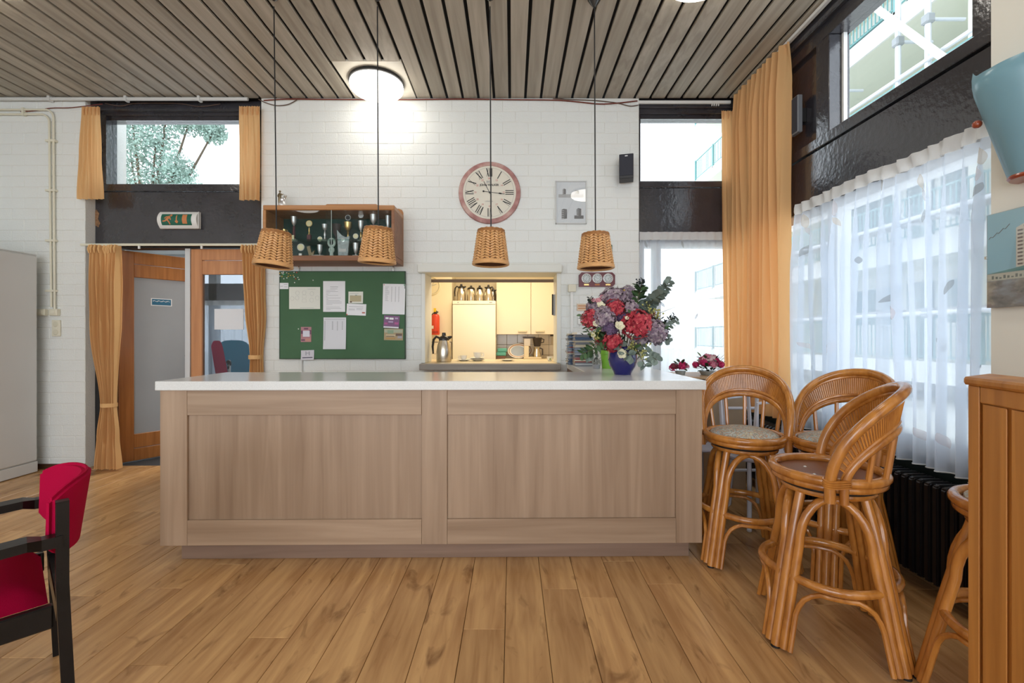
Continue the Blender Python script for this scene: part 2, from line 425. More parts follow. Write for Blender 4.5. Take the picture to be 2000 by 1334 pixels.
# left hand piece and its return into the door bay
XL = -3.94
bm = bmesh.new(); box(bm, -4.9, XL, YW + .0036, YW + .45, 0, ZC)
wl = ST('wall_back_left', bm, m_mort)
brick_wall(wl, -4.9, XL, 0, ZC - .01, YW, [], lambda x, z: 1 if (x > -4.78 and (z > 1.9 or x > -4.3)) else 0, shift=.07)
ST('wall_left', B(-5.0, -4.9, -3.5, YW + .4, 0, ZC), m_paint)
ST('baseboard_left', B(-4.9, XL + .006, YW - .012, YW, 0, .045), wood('dark_skirting', (.06, .025, .012), (.11, .05, .02), 0))
# rear of the room (behind the camera): wall with a wide opening for the added area lamp
bm = bmesh.new()
box(bm, -5.0, 2.4, -3.7, -3.5, 0, .4); box(bm, -5.0, 2.4, -3.7, -3.5, 3.08, ZC + .05); box(bm, -5.0, -4.45, -3.7, -3.5, .4, 3.08); box(bm, 1.65, 2.4, -3.7, -3.5, .4, 3.08)
ST('wall_rear', bm, m_paint)
# --- right: black window wall, cream pier
bm = bmesh.new(); box(bm, 2.0, 2.4, 0.55, 1.9, 0, ZC); box(bm, 2.11, 2.4, -3.5, .55, 0, ZC)
ST('wall_right', bm, m_plast)
ap = ST('wall_window_apron', B(XR, 2.35, 1.9, 4.34, 0, .60), mat('dark_green_paint', (.012, .022, .020), .5))
ST('baseboard_right', B(2.085, XR, 1.9, 4.25, 0, .09), mat('grey_skirting', (.42, .43, .44), .5))
# clerestory and panels on the right
ZS0, ZS1 = 2.585, 3.235
w3 = ST('window_3', B(XR, 2.25, 1.9, 4.34, 3.235, ZC + .03, bev=.004), m_black)            # head beam
P('top_trim', B(XR - .03, XR, 1.9, 4.26, 3.33, ZC, bev=.004), m_black, w3)
P('bottom_rail', B(XR - .012, 2.25, 1.9, 4.34, 2.515, ZS0, bev=.004), m_black, w3)
P('jamb', B(XR, 2.25, 1.9, 2.09, ZS0, ZS1, bev=.004), m_black, w3)
P('jamb', B(XR, 2.25, 3.03, 3.16, ZS0, ZS1, bev=.004), m_black, w3)
P('white_stop', B(2.195, 2.22, 3.012, 3.03, ZS0, ZS1), m_white, w3)
P('solid_panel', B(XR + .03, 2.25, 3.16, 4.34, ZS0, ZS1), m_black, w3)
P('glass_pane', B(2.20, 2.206, 2.09, 3.03, ZS0, ZS1), m_clear, w3)
P('transom_panel', B(XR, 2.25, 1.9, 4.34, 2.12, 2.505, bev=.004), m_black, w3)
w4 = ST('window_4', B(XR + .02, 2.25, 1.9, 4.34, 0.60, 0.70, bev=.004), m_white)           # lower window, sill rail
P('head_rail', B(XR + .02, 2.25, 1.9, 4.34, 2.06, 2.12), m_white, w4)
for y in (1.9, 3.0, 4.2): P('mullion', B(XR + .03, 2.24, y, y + .09, .70, 2.06, bev=.004), m_white, w4)
for a, b_ in ((1.99, 3.0), (3.09, 4.2)): P('glass_pane', B(2.17, 2.176, a, b_, .70, 2.06), m_clear, w4)
# --- back right bay
YB = 4.25
w2 = ST('window_2', B(WX1, 2.2, YB, YB + .12, 3.30, ZC + .03, bev=.004), m_black)
P('head_trim', B(WX1, XR, YB - .02, YB, 3.345, ZC, bev=.004), m_black, w2)
P('sill_rail', B(WX1, XR, YB - .012, YB + .12, 2.61, 2.668, bev=.004), m_black, w2)
P('jamb', B(WX1, 1.20, YB, YB + .12, 2.668, 3.30), m_black, w2)
P('jamb', B(2.04, XR, YB, YB + .12, 2.668, 3.30), m_black, w2)
P('head_rail', B(1.20, 2.04, YB + .03, YB + .12, 3.265, 3.30), m_black, w2)
P('glass_pane', B(1.20, 2.04, YB + .07, YB + .076, 2.668, 3.265), m_clear, w2)
P('transom_panel', B(WX1, XR, YB, YB + .12, 2.10, 2.605, bev=.004), m_black, w2)
w5 = ST('window_5', B(WX1, XR, YB + .02, YB + .12, 0.60, .70), m_white)
P('head_rail', B(WX1, XR, YB + .02, YB + .12, 2.06, 2.10), m_white, w5)
for x in (WX1, 1.33, 2.03): P('mullion', B(x, x + .07, YB + .03, YB + .11, .70, 2.06), m_white, w5)
P('glass_pane', B(1.40, 2.03, YB + .07, YB + .076, .70, 2.06), m_clear, w5)
ST('wall_bay_apron', B(WX1, 2.2, YB, YB + .12, 0, .60), m_white)
# --- door bay on the left
YD = 4.30; DX0, DX1 = XL, WX0
w1 = ST('window_1', B(DX0, DX1, YD, YD + .12, 3.31, ZC + .03, bev=.004), m_black)
P('head_trim', B(DX0, DX1, YD - .05, YD, 3.335, ZC, bev=.004), m_black, w1)
P('sill_rail', B(DX0, DX1, YD - .012, YD + .12, 2.59, 2.657, bev=.004), m_black, w1)
P('jamb', B(DX0, -3.835, YD, YD + .12, 2.657, 3.31), m_black, w1)
P('jamb', B(-2.40, DX1, YD, YD + .12, 2.657, 3.31), m_black, w1)
P('head_rail', B(-3.835, -2.40, YD + .03, YD + .12, 3.275, 3.31), m_black, w1)
P('glass_pane', B(-3.835, -2.40, YD + .07, YD + .076, 2.657, 3.275), m_clear, w1)
P('transom_panel', B(DX0, DX1, YD, YD + .12, 2.06, 2.585, bev=.004), m_black, w1)
bm = bmesh.new(); prism(bm, [(DX0 + .004, 2.27), (DX0 + .035, 2.25), (DX0 + .05, 2.29), (DX0 + .03, 2.33), (DX0 + .042, 2.38), (DX0 + .015, 2.42), (DX0 + .004, 2.40)], YD - .003, YD + .002); P('peeled_patch', bm, mat('bare_wood_patch', (.22, .12, .06), .8, mott=(40, .6)), w1)
# door frame, leaves
zt = 2.055
door2 = ST('door_2', B(-3.035, -2.93, YD, YD + .045, 0.01, zt - .01, bev=.004), m_doorl)
P('stile', B(-2.42, -2.325, YD, YD + .045, .01, zt - .01, bev=.004), m_doorl, door2)
P('top_rail', B(-2.93, -2.42, YD, YD + .045, zt - .115, zt - .01, bev=.004), m_doorl, door2)
P('top_rail', B(-2.93, -2.42, YD + .002, YD + .043, zt - .25, zt - .12, bev=.004), m_doorl, door2)
P('bottom_rail', B(-2.93, -2.42, YD, YD + .045, .01, .22, bev=.004), m_doorl, door2)
P('glass_pane', B(-2.93, -2.42, YD + .02, YD + .025, .22, zt - .25), glass('door_glass', (.52, .54, .56), 1.0), door2)
P('closing_strip', B(-3.085, -3.037, YD - .01, YD + .05, .01, zt - .005, bev=.003), m_alu, door2)
P('notice_sheet', B(-2.82, -2.545, YD + .012, YD + .0185, 1.285, 1.48), mat('milky_sheet', (.80, .82, .86), .5), door2, label='white blank notice behind the door glass')
# open leaf, swings away from us; local x along the leaf
ang = math.atan2(.81, .58)
d1 = link('door_1', None, None, (-3.77, YD + .05, 0), (0, 0, ang)); d1['kind'] = 'structure'
LW = .68
P('hinge_stile', B(0, .115, -.045, 0, .012, zt - .012, bev=.004), m_door, d1)
P('lock_stile', B(LW - .10, LW, -.045, 0, .012, zt - .012, bev=.004), m_door, d1)
P('top_rail', B(.115, LW - .10, -.045, 0, zt - .13, zt - .012, bev=.004), m_door, d1)
P('top_rail', B(.115, LW - .10, -.044, -.001, zt - .26, zt - .134, bev=.004), m_door, d1)
P('bottom_rail', B(.115, LW - .10, -.045, 0, .012, .13, bev=.004), m_door, d1)
P('bottom_rail', B(.115, LW - .10, -.044, -.001, .134, .27, bev=.004), m_door, d1)
m_frost = mat('frosted_door_glass', (.36, .38, .39), .22, mott=(2, .06))
P('glass_pane', B(.115, LW - .10, -.026, -.02, .27, zt - .26), m_frost, d1)
st = P('door_sticker', B(.26, .42, -.0275, -.0262, 1.535, 1.595), mat('sticker_blue', (.03, .15, .25), .4), d1, label='small blue web address sticker')
bm = bmesh.new()
for i in range(14): box(bm, .268 + i * .0103, .2755 + i * .0103, -.0281, -.0275, 1.571 + .004 * math.sin(i * 1.7), 1.578 + .004 * math.sin(i * 1.7 + .5))
P('sticker_print', bm, m_white, d1)
P('sticker_border', B(.252, .428, -.0272, -.0261, 1.528, 1.602), m_white, d1)
bm = bmesh.new(); tube(bm, [(LW - .05, -.045, 1.02), (LW - .05, -.09, 1.02), (LW - .16, -.092, 1.02)], .009); P('door_handle', bm, m_steel, d1, True)
bm = bmesh.new(); box(bm, DX0, -3.80, YD, YD + .10, 0, zt); box(bm, DX0, DX1, YD + .0, YD + .12, zt, zt + .03)
ST('trim_1', bm, m_blackm)
# --- hall beyond the door
m_hall = mat('hall_grey_paint', (.50, .52, .53), .6)
ST('floor_hall', B(-5.6, -1.5, 4.30, 7.0, -.04, -.004), mat('dark_hall_mat', (.035, .037, .040), .8, bump=(200, .3)))
ST('ceiling_hall', B(-5.6, -1.5, 4.42, 7.0, 2.45, 2.5), mat('hall_ceiling_grey', (.42, .42, .41), .7))
bm = bmesh.new(); box(bm, -5.6, -5.5, 4.65, 7.0, 0, 2.45); box(bm, -1.5, -1.4, 4.53, 7.0, 0, 2.45)
ST('wall_hall', bm, m_hall)
w6 = ST('window_6', B(-5.6, -1.4, 6.9, 7.0, 1.70, 2.02), mat('hall_band_grey', (.13, .13, .14), .5))
P('top_rail', B(-5.6, -1.4, 6.9, 7.0, 2.38, 2.45), m_hall, w6); P('lower_wall', B(-5.6, -1.4, 6.9, 7.0, 0, .45), m_hall, w6)
for x in (-5.6, -4.6, -3.95, -3.3, -2.0): P('mullion', B(x, x + .12, 6.9, 7.0, .45, 2.38), m_hall, w6)
P('glass_pane', B(-5.5, -1.5, 6.95, 6.956, .45, 2.38), m_clear, w6)
# --- kitchen beyond the hatch
m_kwall = mat('kitchen_cream_paint', (.80, .72, .54), .6)
m_ktile = mat('kitchen_tile', (.80, .73, .64), .15, rand=.03)
bm = bmesh.new(); box(bm, -1.3, -.80, 6.05, 6.6, 0, 2.42); box(bm, -.80, .85, 6.5, 6.6, 0, 2.42); box(bm, -1.4, -1.3, 4.53, 6.6, 0, 2.42); box(bm, .85, .95, 4.53, 6.6, 0, 2.42)
wk = ST('wall_kitchen', bm, m_kwall)
ST('floor_kitchen', B(-1.4, .95, 4.53, 6.6, -.04, -.004), m_kwall); ST('ceiling_kitchen', B(-1.4, .95, 4.53, 6.6, 2.42, 2.47), m_kwall)
tl = mesh('tile', B(0, .146, 0, .008, 0, .146, bev=.002), m_ktile)
P('tile_grout', B(-.22, .85, 6.494, 6.5, .93, 1.30), mat('tile_grout', (.30, .27, .24), .8), wk)
for i in range(7):
    for j in range(3): link('tile', tl, wk, (-.222 + i * .15, 6.488, .80 + j * .15 + .005))
P('tile_grout', B(-1.15, -.80, 6.044, 6.05, .90, 1.15), MATS['tile_grout'], wk)
for i in range(2):
    for j in range(2): link('tile', tl, wk, (-1.105 + i * .15, 6.038, .84 + j * .15))
# hatch trim
m_trimw = mat('hatch_white', (.76, .77, .72), .45)
m_ledge = wood('ledge_grey', (.28, .245, .21), (.38, .345, .30), 0, .5, 30)
hb = ST('trim_2', B(-.857, .454, YW - .085, YW + .01, 1.80, 1.873, bev=.006), m_trimw)
P('hatch_jamb', B(-.835, -.799, YW - .015, YW + .33, .975, 1.80, bev=.003), m_trimw, hb)
P('hatch_jamb', B(.412, .452, YW - .015, YW + .33, .975, 1.80, bev=.003), m_trimw, hb)
P('roller_slot', B(-.80, .41, YW + .30, YW + .32, 1.755, 1.785), mat('slot_brown', (.22, .15, .10), .6), hb)
hs = ST('trim_3', B(-.835, .44, YW - .11, YW + .02, .915, .972, bev=.004), m_ledge)
P('hatch_counter', B(-1.0, .84, YW + .02, 4.92, .935, .972, bev=.002), mat('hatch_top', (.72, .62, .42), .35), hs)
# --- conduits, cables, curtain rails
bm = bmesh.new(); tube(bm, [(-4.85, YW - .03, ZC - .022), (-2.42, YW - .03, ZC - .022)], .016)
pc = tag(P('ceiling_conduit', bm, m_grey, None, True), 'grey conduit pipe clipped along the ceiling edge above the door bay', 'pipe')
for px in (98, 247, 390, 535):
    x = WX(px, YW - .03)
    if x < -2.45: P('pipe_clip', B(x - .012, x + .012, YW - .055, YW - .005, ZC - .045, ZC + .0, bev=.003), m_grey, pc)
m_cable = mat('dark_red_cable', (.16, .03, .02), .5); m_wire = mat('brown_cable', (.10, .06, .045), .5)
def cable(label, pts, m, r=.004):
    P_ = [Vector(p) for p in pts]; q = []
    for i in range(len(P_) - 1):
        a, b_, c, d = P_[max(i - 1, 0)], P_[i], P_[i + 1], P_[min(i + 2, len(P_) - 1)]
        for s in range(6):
            t = s / 6; q.append(.5 * ((2 * b_) + (c - a) * t + (2 * a - 5 * b_ + 4 * c - d) * t * t + (3 * b_ - a - 3 * c + d) * t ** 3))
    q.append(P_[-1]); bm = bmesh.new(); tube(bm, q, r, 6)
    return tag(P('cable', bm, m, None, True), label, 'cable')
yc = YW - .012
cable('dark red cable run along the top of the brick wall under the ceiling', [(WX(p, yc), yc, WZ(q, yc)) for p, q in ((515, 196), (560, 193.5), (640, 194), (780, 194.5), (900, 193.5), (1000, 194.5), (1085, 195.5), (1130, 199), (1180, 203), (1245, 197))], m_cable, .0055)
cable('thin brown cable sagging from the ceiling edge left of the clock', [(WX(p, yc), yc, WZ(q, yc)) for p, q in ((505, 194), (520, 201), (540, 206), (562, 204), (580, 195))], m_wire)
cable('loose brown cable drooping at the ceiling edge near the corner window', [(WX(p, yc), yc, WZ(q, yc)) for p, q in ((1080, 192), (1110, 194), (1160, 196), (1205, 201), (1230, 207), (1247, 205))], m_wire)
cable('thin red-brown wire hanging across the top of the locker side wall', [(WX(p, yc), yc, WZ(q, yc)) for p, q in ((40, 218), (70, 216), (100, 211), (140, 210), (200, 203))], m_cable)
yd = YD - .06
cable('thin wire looping under the conduit over the upper window', [(WX(p, yd), yd, WZ(q, yd)) for p, q in ((205, 202), (235, 207), (265, 202), (345, 202), (390, 208), (430, 203))], m_wire)
# cream twin conduit on the left wall
y0 = YW - .022
tc_ = T('wall_conduit', 'pair of cream conduit pipes bending down the white brick wall to switches', 'pipe', (0, 0, 0))
for k, (zy, bx, end) in enumerate(((214, 104, 604), (223, 96, 600))):
    z = WZ(zy, y0); xe = WX(bx, y0); r = .075 + .0 * k
    pts = [(-4.86, y0, z), (xe - r, y0, z)] + [(xe - r + r * math.sin(a), y0, z - r + r * math.cos(a)) for a in [PI / 2 * i / 8 for i in range(1, 9)]] + [(xe + (.02 if k else .012), y0, WZ(end, y0))]
    bm = bmesh.new(); tube(bm, pts, .0085, 8); P('conduit', bm, m_cream, tc_, True)
for py in (275, 372, 470, 568): P('pipe_clip', B(WX(90, y0), WX(109, y0), y0 - .012, y0 + .02, WZ(py + 2, y0), WZ(py - 2, y0)), m_cream, tc_)
for px in (46,): P('pipe_clip', B(WX(px - 2, y0), WX(px + 2, y0), y0 - .012, y0 + .02, WZ(226, y0), WZ(211, y0)), m_cream, tc_)
for nm, lb, px, py, kn in (('light_switch', 'cream surface switch box nearest the grey locker', 82, 610, 0), ('light_switch', 'cream surface switch box at the foot of the wall pipes', 106, 610, 0), ('wall_socket', 'cream double wall socket below the switch boxes', 107, 641, 1)):
    x, z = WX(px, y0), WZ(py, y0); h = .03 if not kn else .075
    t = T(nm, lb, 'switch' if not kn else 'socket', (x, YW - .004, z))
    P('box', B(-.038, .038, -.035 if not kn else -.012, .004, -h, h, bev=.004), m_cream, t)
    if not kn: P('rocker', B(-.02, .02, -.041, -.034, -.018, .018, bev=.003), m_cream, t)
    else:
        for dz in (.037, -.037): bm = bmesh.new(); lathe(bm, [(0, .004), (.022, .004), (.026, 0), (0, 0)], 20, M=Matrix.Translation((0, -.0122, dz)) @ FACE); P('socket_face', bm, mat('socket_cream', (.66, .63, .50), .4), t, True)
t = tag(P('curtain_rail', B(-3.93, -2.30, YD - .16, YD - .14, 2.045, 2.065), mat('rail_cream', (.70, .68, .55), .45)), 'thin cream curtain rail over the doorway', 'curtain rail')
for x in (-3.4, -2.83): P('bracket', B(x - .008, x + .008, YD - .155, YD - .145, 2.018, 2.046), m_rail, t)
t = tag(P('curtain_rail', B(1.16, 2.02, YW + .0, YW + .02, ZC - .045, ZC - .02), m_rail), 'white curtain rail under the ceiling above the corner window', 'curtain rail')
for x in (1.85, 1.87, 1.89, 1.91): P('rail_glider', B(x - .004, x + .004, YW + .004, YW + .016, ZC - .065, ZC - .045), m_rail, t)
tag(P('curtain_rail', B(2.035, 2.06, 1.95, 4.12, ZC - .03, ZC - .008), m_rail), 'long white curtain rail along the ceiling beside the black window wall', 'curtain rail')
# ================================================================== LARGE FURNISHING
# --- curtains
def lerp_keys(keys):
    def f(t):
        for (a, va), (b_, vb) in zip(keys, keys[1:]):
            if t <= b_:
                s = (t - a) / max(b_ - a, 1e-6); s = s * s * (3 - 2 * s); return va + (vb - va) * s
        return keys[-1][1]
    return f
def drape(p0, p1, z0, z1, folds, amp, wf=None, cf=None, seed=0, head=.06, pleat=.55):
    """surface of a hung cloth: u along the rail, t down the drop"""
    rr = random.Random(seed); ph = rr.random() * 6; a = Vector(p0); b_ = Vector(p1); d = b_ - a; ln = d.length; d /= ln; n = Vector((-d.y, d.x))
    if n.y > 0 and abs(n.y) > .5: n = -n
    jit = [rr.uniform(.65, 1.3) for _ in range(int(folds) + 3)]
    wob = [rr.uniform(-.35, .35) for _ in range(int(folds) + 3)]
    def f(u, t):
        w = wf(t) if wf else 1.0; c = cf(t) if cf else 0.0
        q = u * folds; i = int(q); fr = q - i
        ja = jit[i] + (jit[i + 1] - jit[i]) * fr; wo = wob[i] + (wob[i + 1] - wob[i]) * fr
        k = min(1.0, t * (z1 - z0) / .35) if z1 - z0 > .4 else 1.0
        am = amp * ja * (pleat + (1 - pleat) * k)
        s = math.sin(2 * PI * (q + wo * k * .6 + .15 * math.sin(3 * t + i)) + ph)
        off = am * (s + .25 * math.sin(4 * PI * q + 1 + 2 * t)) * (.4 + .6 * min(1, w))
        al = (.5 + c + (u - .5) * w) * ln
        x = a + d * al + n * off
        return Vector((x.x, x.y, z1 + (z0 - z1) * t))
    return f
def curtain(name, label, p0, p1, z0, z1, folds, amp, m=None, wf=None, cf=None, seed=0, tie=None, group=None, nu=None):
    f = drape(p0, p1, z0, z1, folds, amp, wf, cf, seed)
    o = T(name, label, 'curtain', (0, 0, 0), 0, group)
    bm = bmesh.new(); grid(bm, nu or int(folds * 14), 46, f); P('drape', bm, m or m_orange, o, True)
    hd = bmesh.new()
    def g(u, t):
        p = f(u, t * .075 / (z1 - z0)); return Vector((p.x, p.y, p.z))
    # stitched heading: pinched pleats standing proud of the cloth
    for i in range(int(folds)):
        u = (i + .5) / folds; p = f(u, 0.0); q = f(u, .075 / (z1 - z0)); dd = (Vector(p1) - Vector(p0)).normalized(); nn = Vector((-dd.y, dd.x, 0))
        if nn.y > 0 and abs(nn.y) > .5: nn = -nn
        tube(hd, [p + nn * .006, p * .5 + q * .5 + nn * .016, q + nn * .010], [.007, .010, .004], 6)
    P('pleat_heading', hd, m or m_orange, o, True, kind='stuff')
    if tie:
        tt, ww = tie; c = f(.5, tt); dd = (Vector(p1) - Vector(p0)).normalized()
        bm = bmesh.new(); ring = []
        for k in range(24):
            a = 2 * PI * k / 24; ring.append((c.x + dd.x * ww * math.cos(a) - dd.y * .052 * math.sin(a), c.y + dd.y * ww * math.cos(a) + dd.x * .052 * math.sin(a) * 1.0, c.z))
        lo = [bm.verts.new((x, y, z - .018)) for x, y, z in ring]; hi = [bm.verts.new((x, y, z + .018)) for x, y, z in ring]
        for k in range(24): bm.faces.new((lo[k], lo[(k + 1) % 24], hi[(k + 1) % 24], hi[k]))
        P('tie_band', bm, m or m_orange, o, True)
    return o
ys = YW - .055
curtain('short_curtain', 'short orange curtain at the brick wall end of the upper left window', (WX(161, ys), ys), (WX(196, ys), ys), WZ(389, ys), WZ(209, ys), 5, .012, seed=3,
        wf=lerp_keys([(0, 1), (.5, 1.22), (1, 1.5)]), cf=lerp_keys([(0, 0), (1, -.02)]))
curtain('short_curtain', 'short sunlit orange curtain hanging above the trophy case corner', (WX(468, ys), ys), (WX(508, ys), ys), WZ(391, ys), WZ(208, ys), 4, .018, seed=4,
        wf=lerp_keys([(0, 1), (1, .98)]))
yt = YD - .15
curtain('door_curtain', 'long orange curtain tied low at the open door leaf', (WX(176, yt), yt), (WX(234, yt), yt), .015, 2.05, 9, .034, m_orange2, seed=5,
        wf=lerp_keys([(0, 1), (.35, .92), (.715, .46), (.85, .68), (1, .86)]), cf=lerp_keys([(0, 0), (.4, .03), (.715, .13), (1, .08)]), tie=(.715, .068), group='tied curtains at the doorway')
curtain('door_curtain', 'orange curtain tied at waist height beside the green notice board', (WX(473, yt), yt), (WX(516, yt), yt), .015, 2.05, 7, .032, m_orange2, seed=6,
        wf=lerp_keys([(0, 1), (.3, .85), (.50, .52), (.7, .68), (1, .85)]), cf=lerp_keys([(0, 0), (.5, .15), (1, .08)]), tie=(.50, .056), group='tied curtains at the doorway')
curtain('corner_curtain', 'narrow orange curtain at the end of the corner window', (WX(1408, YW - .02), YW - .02), (WX(1444, YW - .02), YW - .02), .66, 3.29, 4, .013, seed=8, wf=lerp_keys([(0, 1), (1, .9)]), cf=lerp_keys([(0, 0), (1, .12)]))
curtain('corner_curtain', 'wide floor-length orange curtain bunched into the corner of the black window wall', (2.015, 4.10), (2.015, 3.345), .60, ZC - .03, 10, .048, seed=9, nu=240,
        wf=lerp_keys([(0, 1), (.3, .98), (1, 1.0)]))
# sheers
m_print = [cloth('print_grey_leaf', (.50, .52, .53), .5, .30), cloth('print_pink', (.84, .74, .72), .5, .55), cloth('print_ochre', (.82, .70, .55), .5, .5)]
def sheer(label, p0, p1, z0, z1, folds, amp, seed, prints, lift=None):
    o = T('sheer_curtain', label, 'sheer curtain'); hz = .075
    f = drape(p0, p1, z0, z1 - hz, folds, amp, None, None, seed, pleat=.30)
    g = (lambda u, t: f(u, t) + Vector((0, 0, (lift(u) if lift else 0) * t)))
    bm = bmesh.new(); grid(bm, int(folds * 12), 40, g); P('voile', bm, m_sheer, o, True)
    fh = drape(p0, p1, z1 - hz, z1, folds, amp * .32, None, None, seed, pleat=1)
    bm = bmesh.new(); grid(bm, int(folds * 12), 3, fh); P('heading_tape', bm, m_header, o, True)
    hm = bmesh.new(); nseg = int(folds * 12); tube(hm, [g(i / nseg, 1.0) for i in range(nseg + 1)], .0035, 5); P('hem', hm, m_header, o, True)
    for u, t, s, a, k in prints:
        H = z1 - hz - z0; Wd = (Vector(p1) - Vector(p0)).length; bm = bmesh.new(); ca, sa = math.cos(a), math.sin(a); dd = (Vector(p1) - Vector(p0)).normalized(); nn = Vector((-dd.y, dd.x, 0))
        if nn.x > 0 and abs(nn.x) > .5: nn = -nn
        if nn.y > 0 and abs(nn.y) > .5: nn = -nn
        def pt(lu, lv):
            q = lv - .5; s_ = s * .72; wd = .5 * math.sin(PI * min(max(lv, .02), .98)) ** .8 * (lu - .5) * .62
            if k: wd *= 1.25
            dx, dz = ca * wd * s_ - sa * q * s_, sa * wd * s_ + ca * q * s_
            return g(min(max(u + dx / Wd, 0.001), .999), min(max(t - dz / H, 0.0), 1.0)) + nn * .003
        grid(bm, 8, 10, pt); P('printed_leaf' if k == 0 else 'printed_petal', bm, m_print[k], o, True)
    return o
xs = 2.065
pr = [(.17, .045, .14, .1, 2), (.20, .10, .12, .5, 1), (.17, .18, .13, -.4, 0), (.55, .04, .15, .1, 1), (.57, .10, .1, .5, 2), (.50, .16, .12, -.5, 0), (.18, .62, .1, .8, 1), (.22, .73, .09, .4, 0), (.50, .62, .12, .3, 1), (.82, .58, .05, .2, 0), (.08, .45, .08, .5, 0), (.80, .28, .06, 0, 0)]
sheer('white sheer curtain with printed leaves beside the bunched orange curtain', (xs, 3.335), (xs, 2.545), .575, 2.175, 8, .034, 11, pr)
pr = [(.38, .055, .12, .2, 2), (.40, .10, .1, .2, 1), (.39, .17, .09, -.2, 0), (.10, .42, .16, -.7, 0), (.16, .48, .15, .3, 1), (.66, .42, .10, -.4, 0), (.90, .05, .12, .2, 2), (.89, .10, .10, .2, 1), (.90, .15, .09, -.3, 0), (.55, .60, .10, .4, 0), (.62, .90, .10, .3, 1), (.30, .72, .1, .6, 0), (.86, .80, .12, -.4, 0), (.40, .9, .1, .4, 1)]
sheer('wide white sheer curtain with printed leaves above the black radiator', (xs, 2.535), (xs, 1.925), .575, 2.160, 7, .040, 12, pr)
sheer('white sheer curtain hanging over the corner window behind the bouquet', (WX(1249, YW + .025), YW + .025), (2.03, YW + .025), .70, 2.19, 11, .013, 13, [(.07, .03, .10, .3, 0), (.47, .03, .10, .3, 0), (.25, .42, .1, .6, 0), (.62, .5, .1, -.5, 0)])
# --- bar counter
cb = math.atan2(.035, 2.9)
m_cw_v = wood('counter_wood_upright', (.285, .190, .124), (.430, .306, .212), 2, .42, 22, stretch=.045, rand=.05, bump=.05)
m_cw_h = wood('counter_wood_level', (.295, .197, .128), (.435, .312, .216), 0, .42, 22, stretch=.045, rand=.04, bump=.05)
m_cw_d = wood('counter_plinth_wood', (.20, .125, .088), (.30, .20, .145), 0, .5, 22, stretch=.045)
m_top = mat('speckled_worktop', (.72, .735, .73), .18, mott=(260, .10))
co = T('bar_counter', 'long light wood panelled bar counter with two recessed panels', 'bar counter', (-1.885, 2.437, 0), cb)
CW = 2.918; zb, zt2 = .098, .932
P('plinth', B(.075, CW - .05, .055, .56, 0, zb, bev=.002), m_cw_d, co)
for a, b_ in ((0, .143), (1.398, 1.535), (CW - .142, CW)): P('stile', B(a, b_, 0, .024, zb, zt2 - .001, bev=.0015), m_cw_v, co)
for a, b_ in ((.144, 1.397), (1.536, CW - .143)):
    P('rail', B(a, b_, 0, .024, zt2 - .135, zt2 - .001, bev=.0015), m_cw_h, co)
    P('rail', B(a, b_, 0, .024, zb, zb + .135, bev=.0015), m_cw_h, co)
    P('panel', B(a, b_, .013, .022, zb + .1355, zt2 - .1355), m_cw_v, co)
P('side_panel', B(0, .02, .025, .58, zb, zt2 - .001, bev=.0015), m_cw_v, co)
P('side_panel', B(CW - .02, CW, .025, .58, zb, zt2 - .001, bev=.0015), m_cw_v, co)
P('back_panel', B(.021, CW - .021, .56, .58, zb, zt2 - .001), m_cw_v, co)
wt = T('counter_worktop', 'pale speckled worktop of the bar counter with its return to the wall', 'worktop', (-1.885, 2.437, 0), cb)
bm = bmesh.new()
prism(bm, [(-.012, -.022), (2.932, -.022), (2.952, 1.72), (2.402, 1.72), (2.382, .60), (-.012, .60)], zt2, .981, M=Matrix(((1, 0, 0, 0), (0, 0, 1, 0), (0, 1, 0, 0), (0, 0, 0, 1))))
bmesh.ops.bevel(bm, geom=[e for e in bm.edges], offset=.003, segments=1, affect='EDGES')
P('top_slab', bm, m_top, wt)
P('return_edge', B(2.41, 2.43, .62, 1.70, .86, zt2 - .001), wood('return_brown', (.16, .085, .05), (.25, .14, .08), 1, .5), wt)
P('return_panel', B(2.90, 2.918, .62, 1.70, .10, zt2 - .001), m_cw_v, wt)
# --- wicker pendants
m_wick = mat('wicker', (.66, .37, .155), .4, mott=(25, .16))
m_wickd = mat('wicker_dark', (.36, .16, .05), .5, mott=(60, .3))
def shade_mesh():
    bm = bmesh.new(); rows, nz, rt, rb, h = 11, 10, .082, .112, .215
    for j in range(rows):
        zc = -.010 - (h - .028) * (j + .5) / rows; pts = []; rr = []
        for k in range(nz * 8):
            a = 2 * PI * k / (nz * 8); q = (k / 8 + (.0 if j % 2 else .0)) % 1.0
            tri = 4 * abs(q - .5) - 1
            Rr = rt + (rb - rt) * (-zc) / h
            r = Rr - .0020 * math.cos(4 * PI * q)
            pts.append((r * math.cos(a), r * math.sin(a), zc + .0085 * tri)); rr.append(.0078 - .0036 * (abs(tri) ** 2.5))
        tube(bm, pts, rr, 6, closed=True)
    return mesh('wicker_weave', bm, m_wick, True)
def ring(bm, R_, r, z, seg=36, s2=8, wob=0, c=(0, 0)):
    tube(bm, [(c[0] + R_ * math.cos(2 * PI * k / seg), c[1] + R_ * math.sin(2 * PI * k / seg), z + wob * math.sin(k * 2.3)) for k in range(seg)], r, s2, closed=True)
sh_me = shade_mesh()
bm = bmesh.new(); ring(bm, .082, .008, 0, 40, 8, .002); ring(bm, .085, .008, -.013, 40, 8, .002); rt_me = mesh('rim_top', bm, m_wickd, True)
bm = bmesh.new(); ring(bm, .113, .009, -.215, 44); ring(bm, .112, .008, -.203, 44, 8, .001); rb_me = mesh('rim_bottom', bm, m_wick, True)
bm = bmesh.new()
for k in range(30):
    a = 2 * PI * k / 30; tube(bm, [(.076 * math.cos(a), .076 * math.sin(a), 0), (.107 * math.cos(a), .107 * math.sin(a), -.215)], .003, 5)
stk_me = mesh('stakes', bm, m_wickd, True)
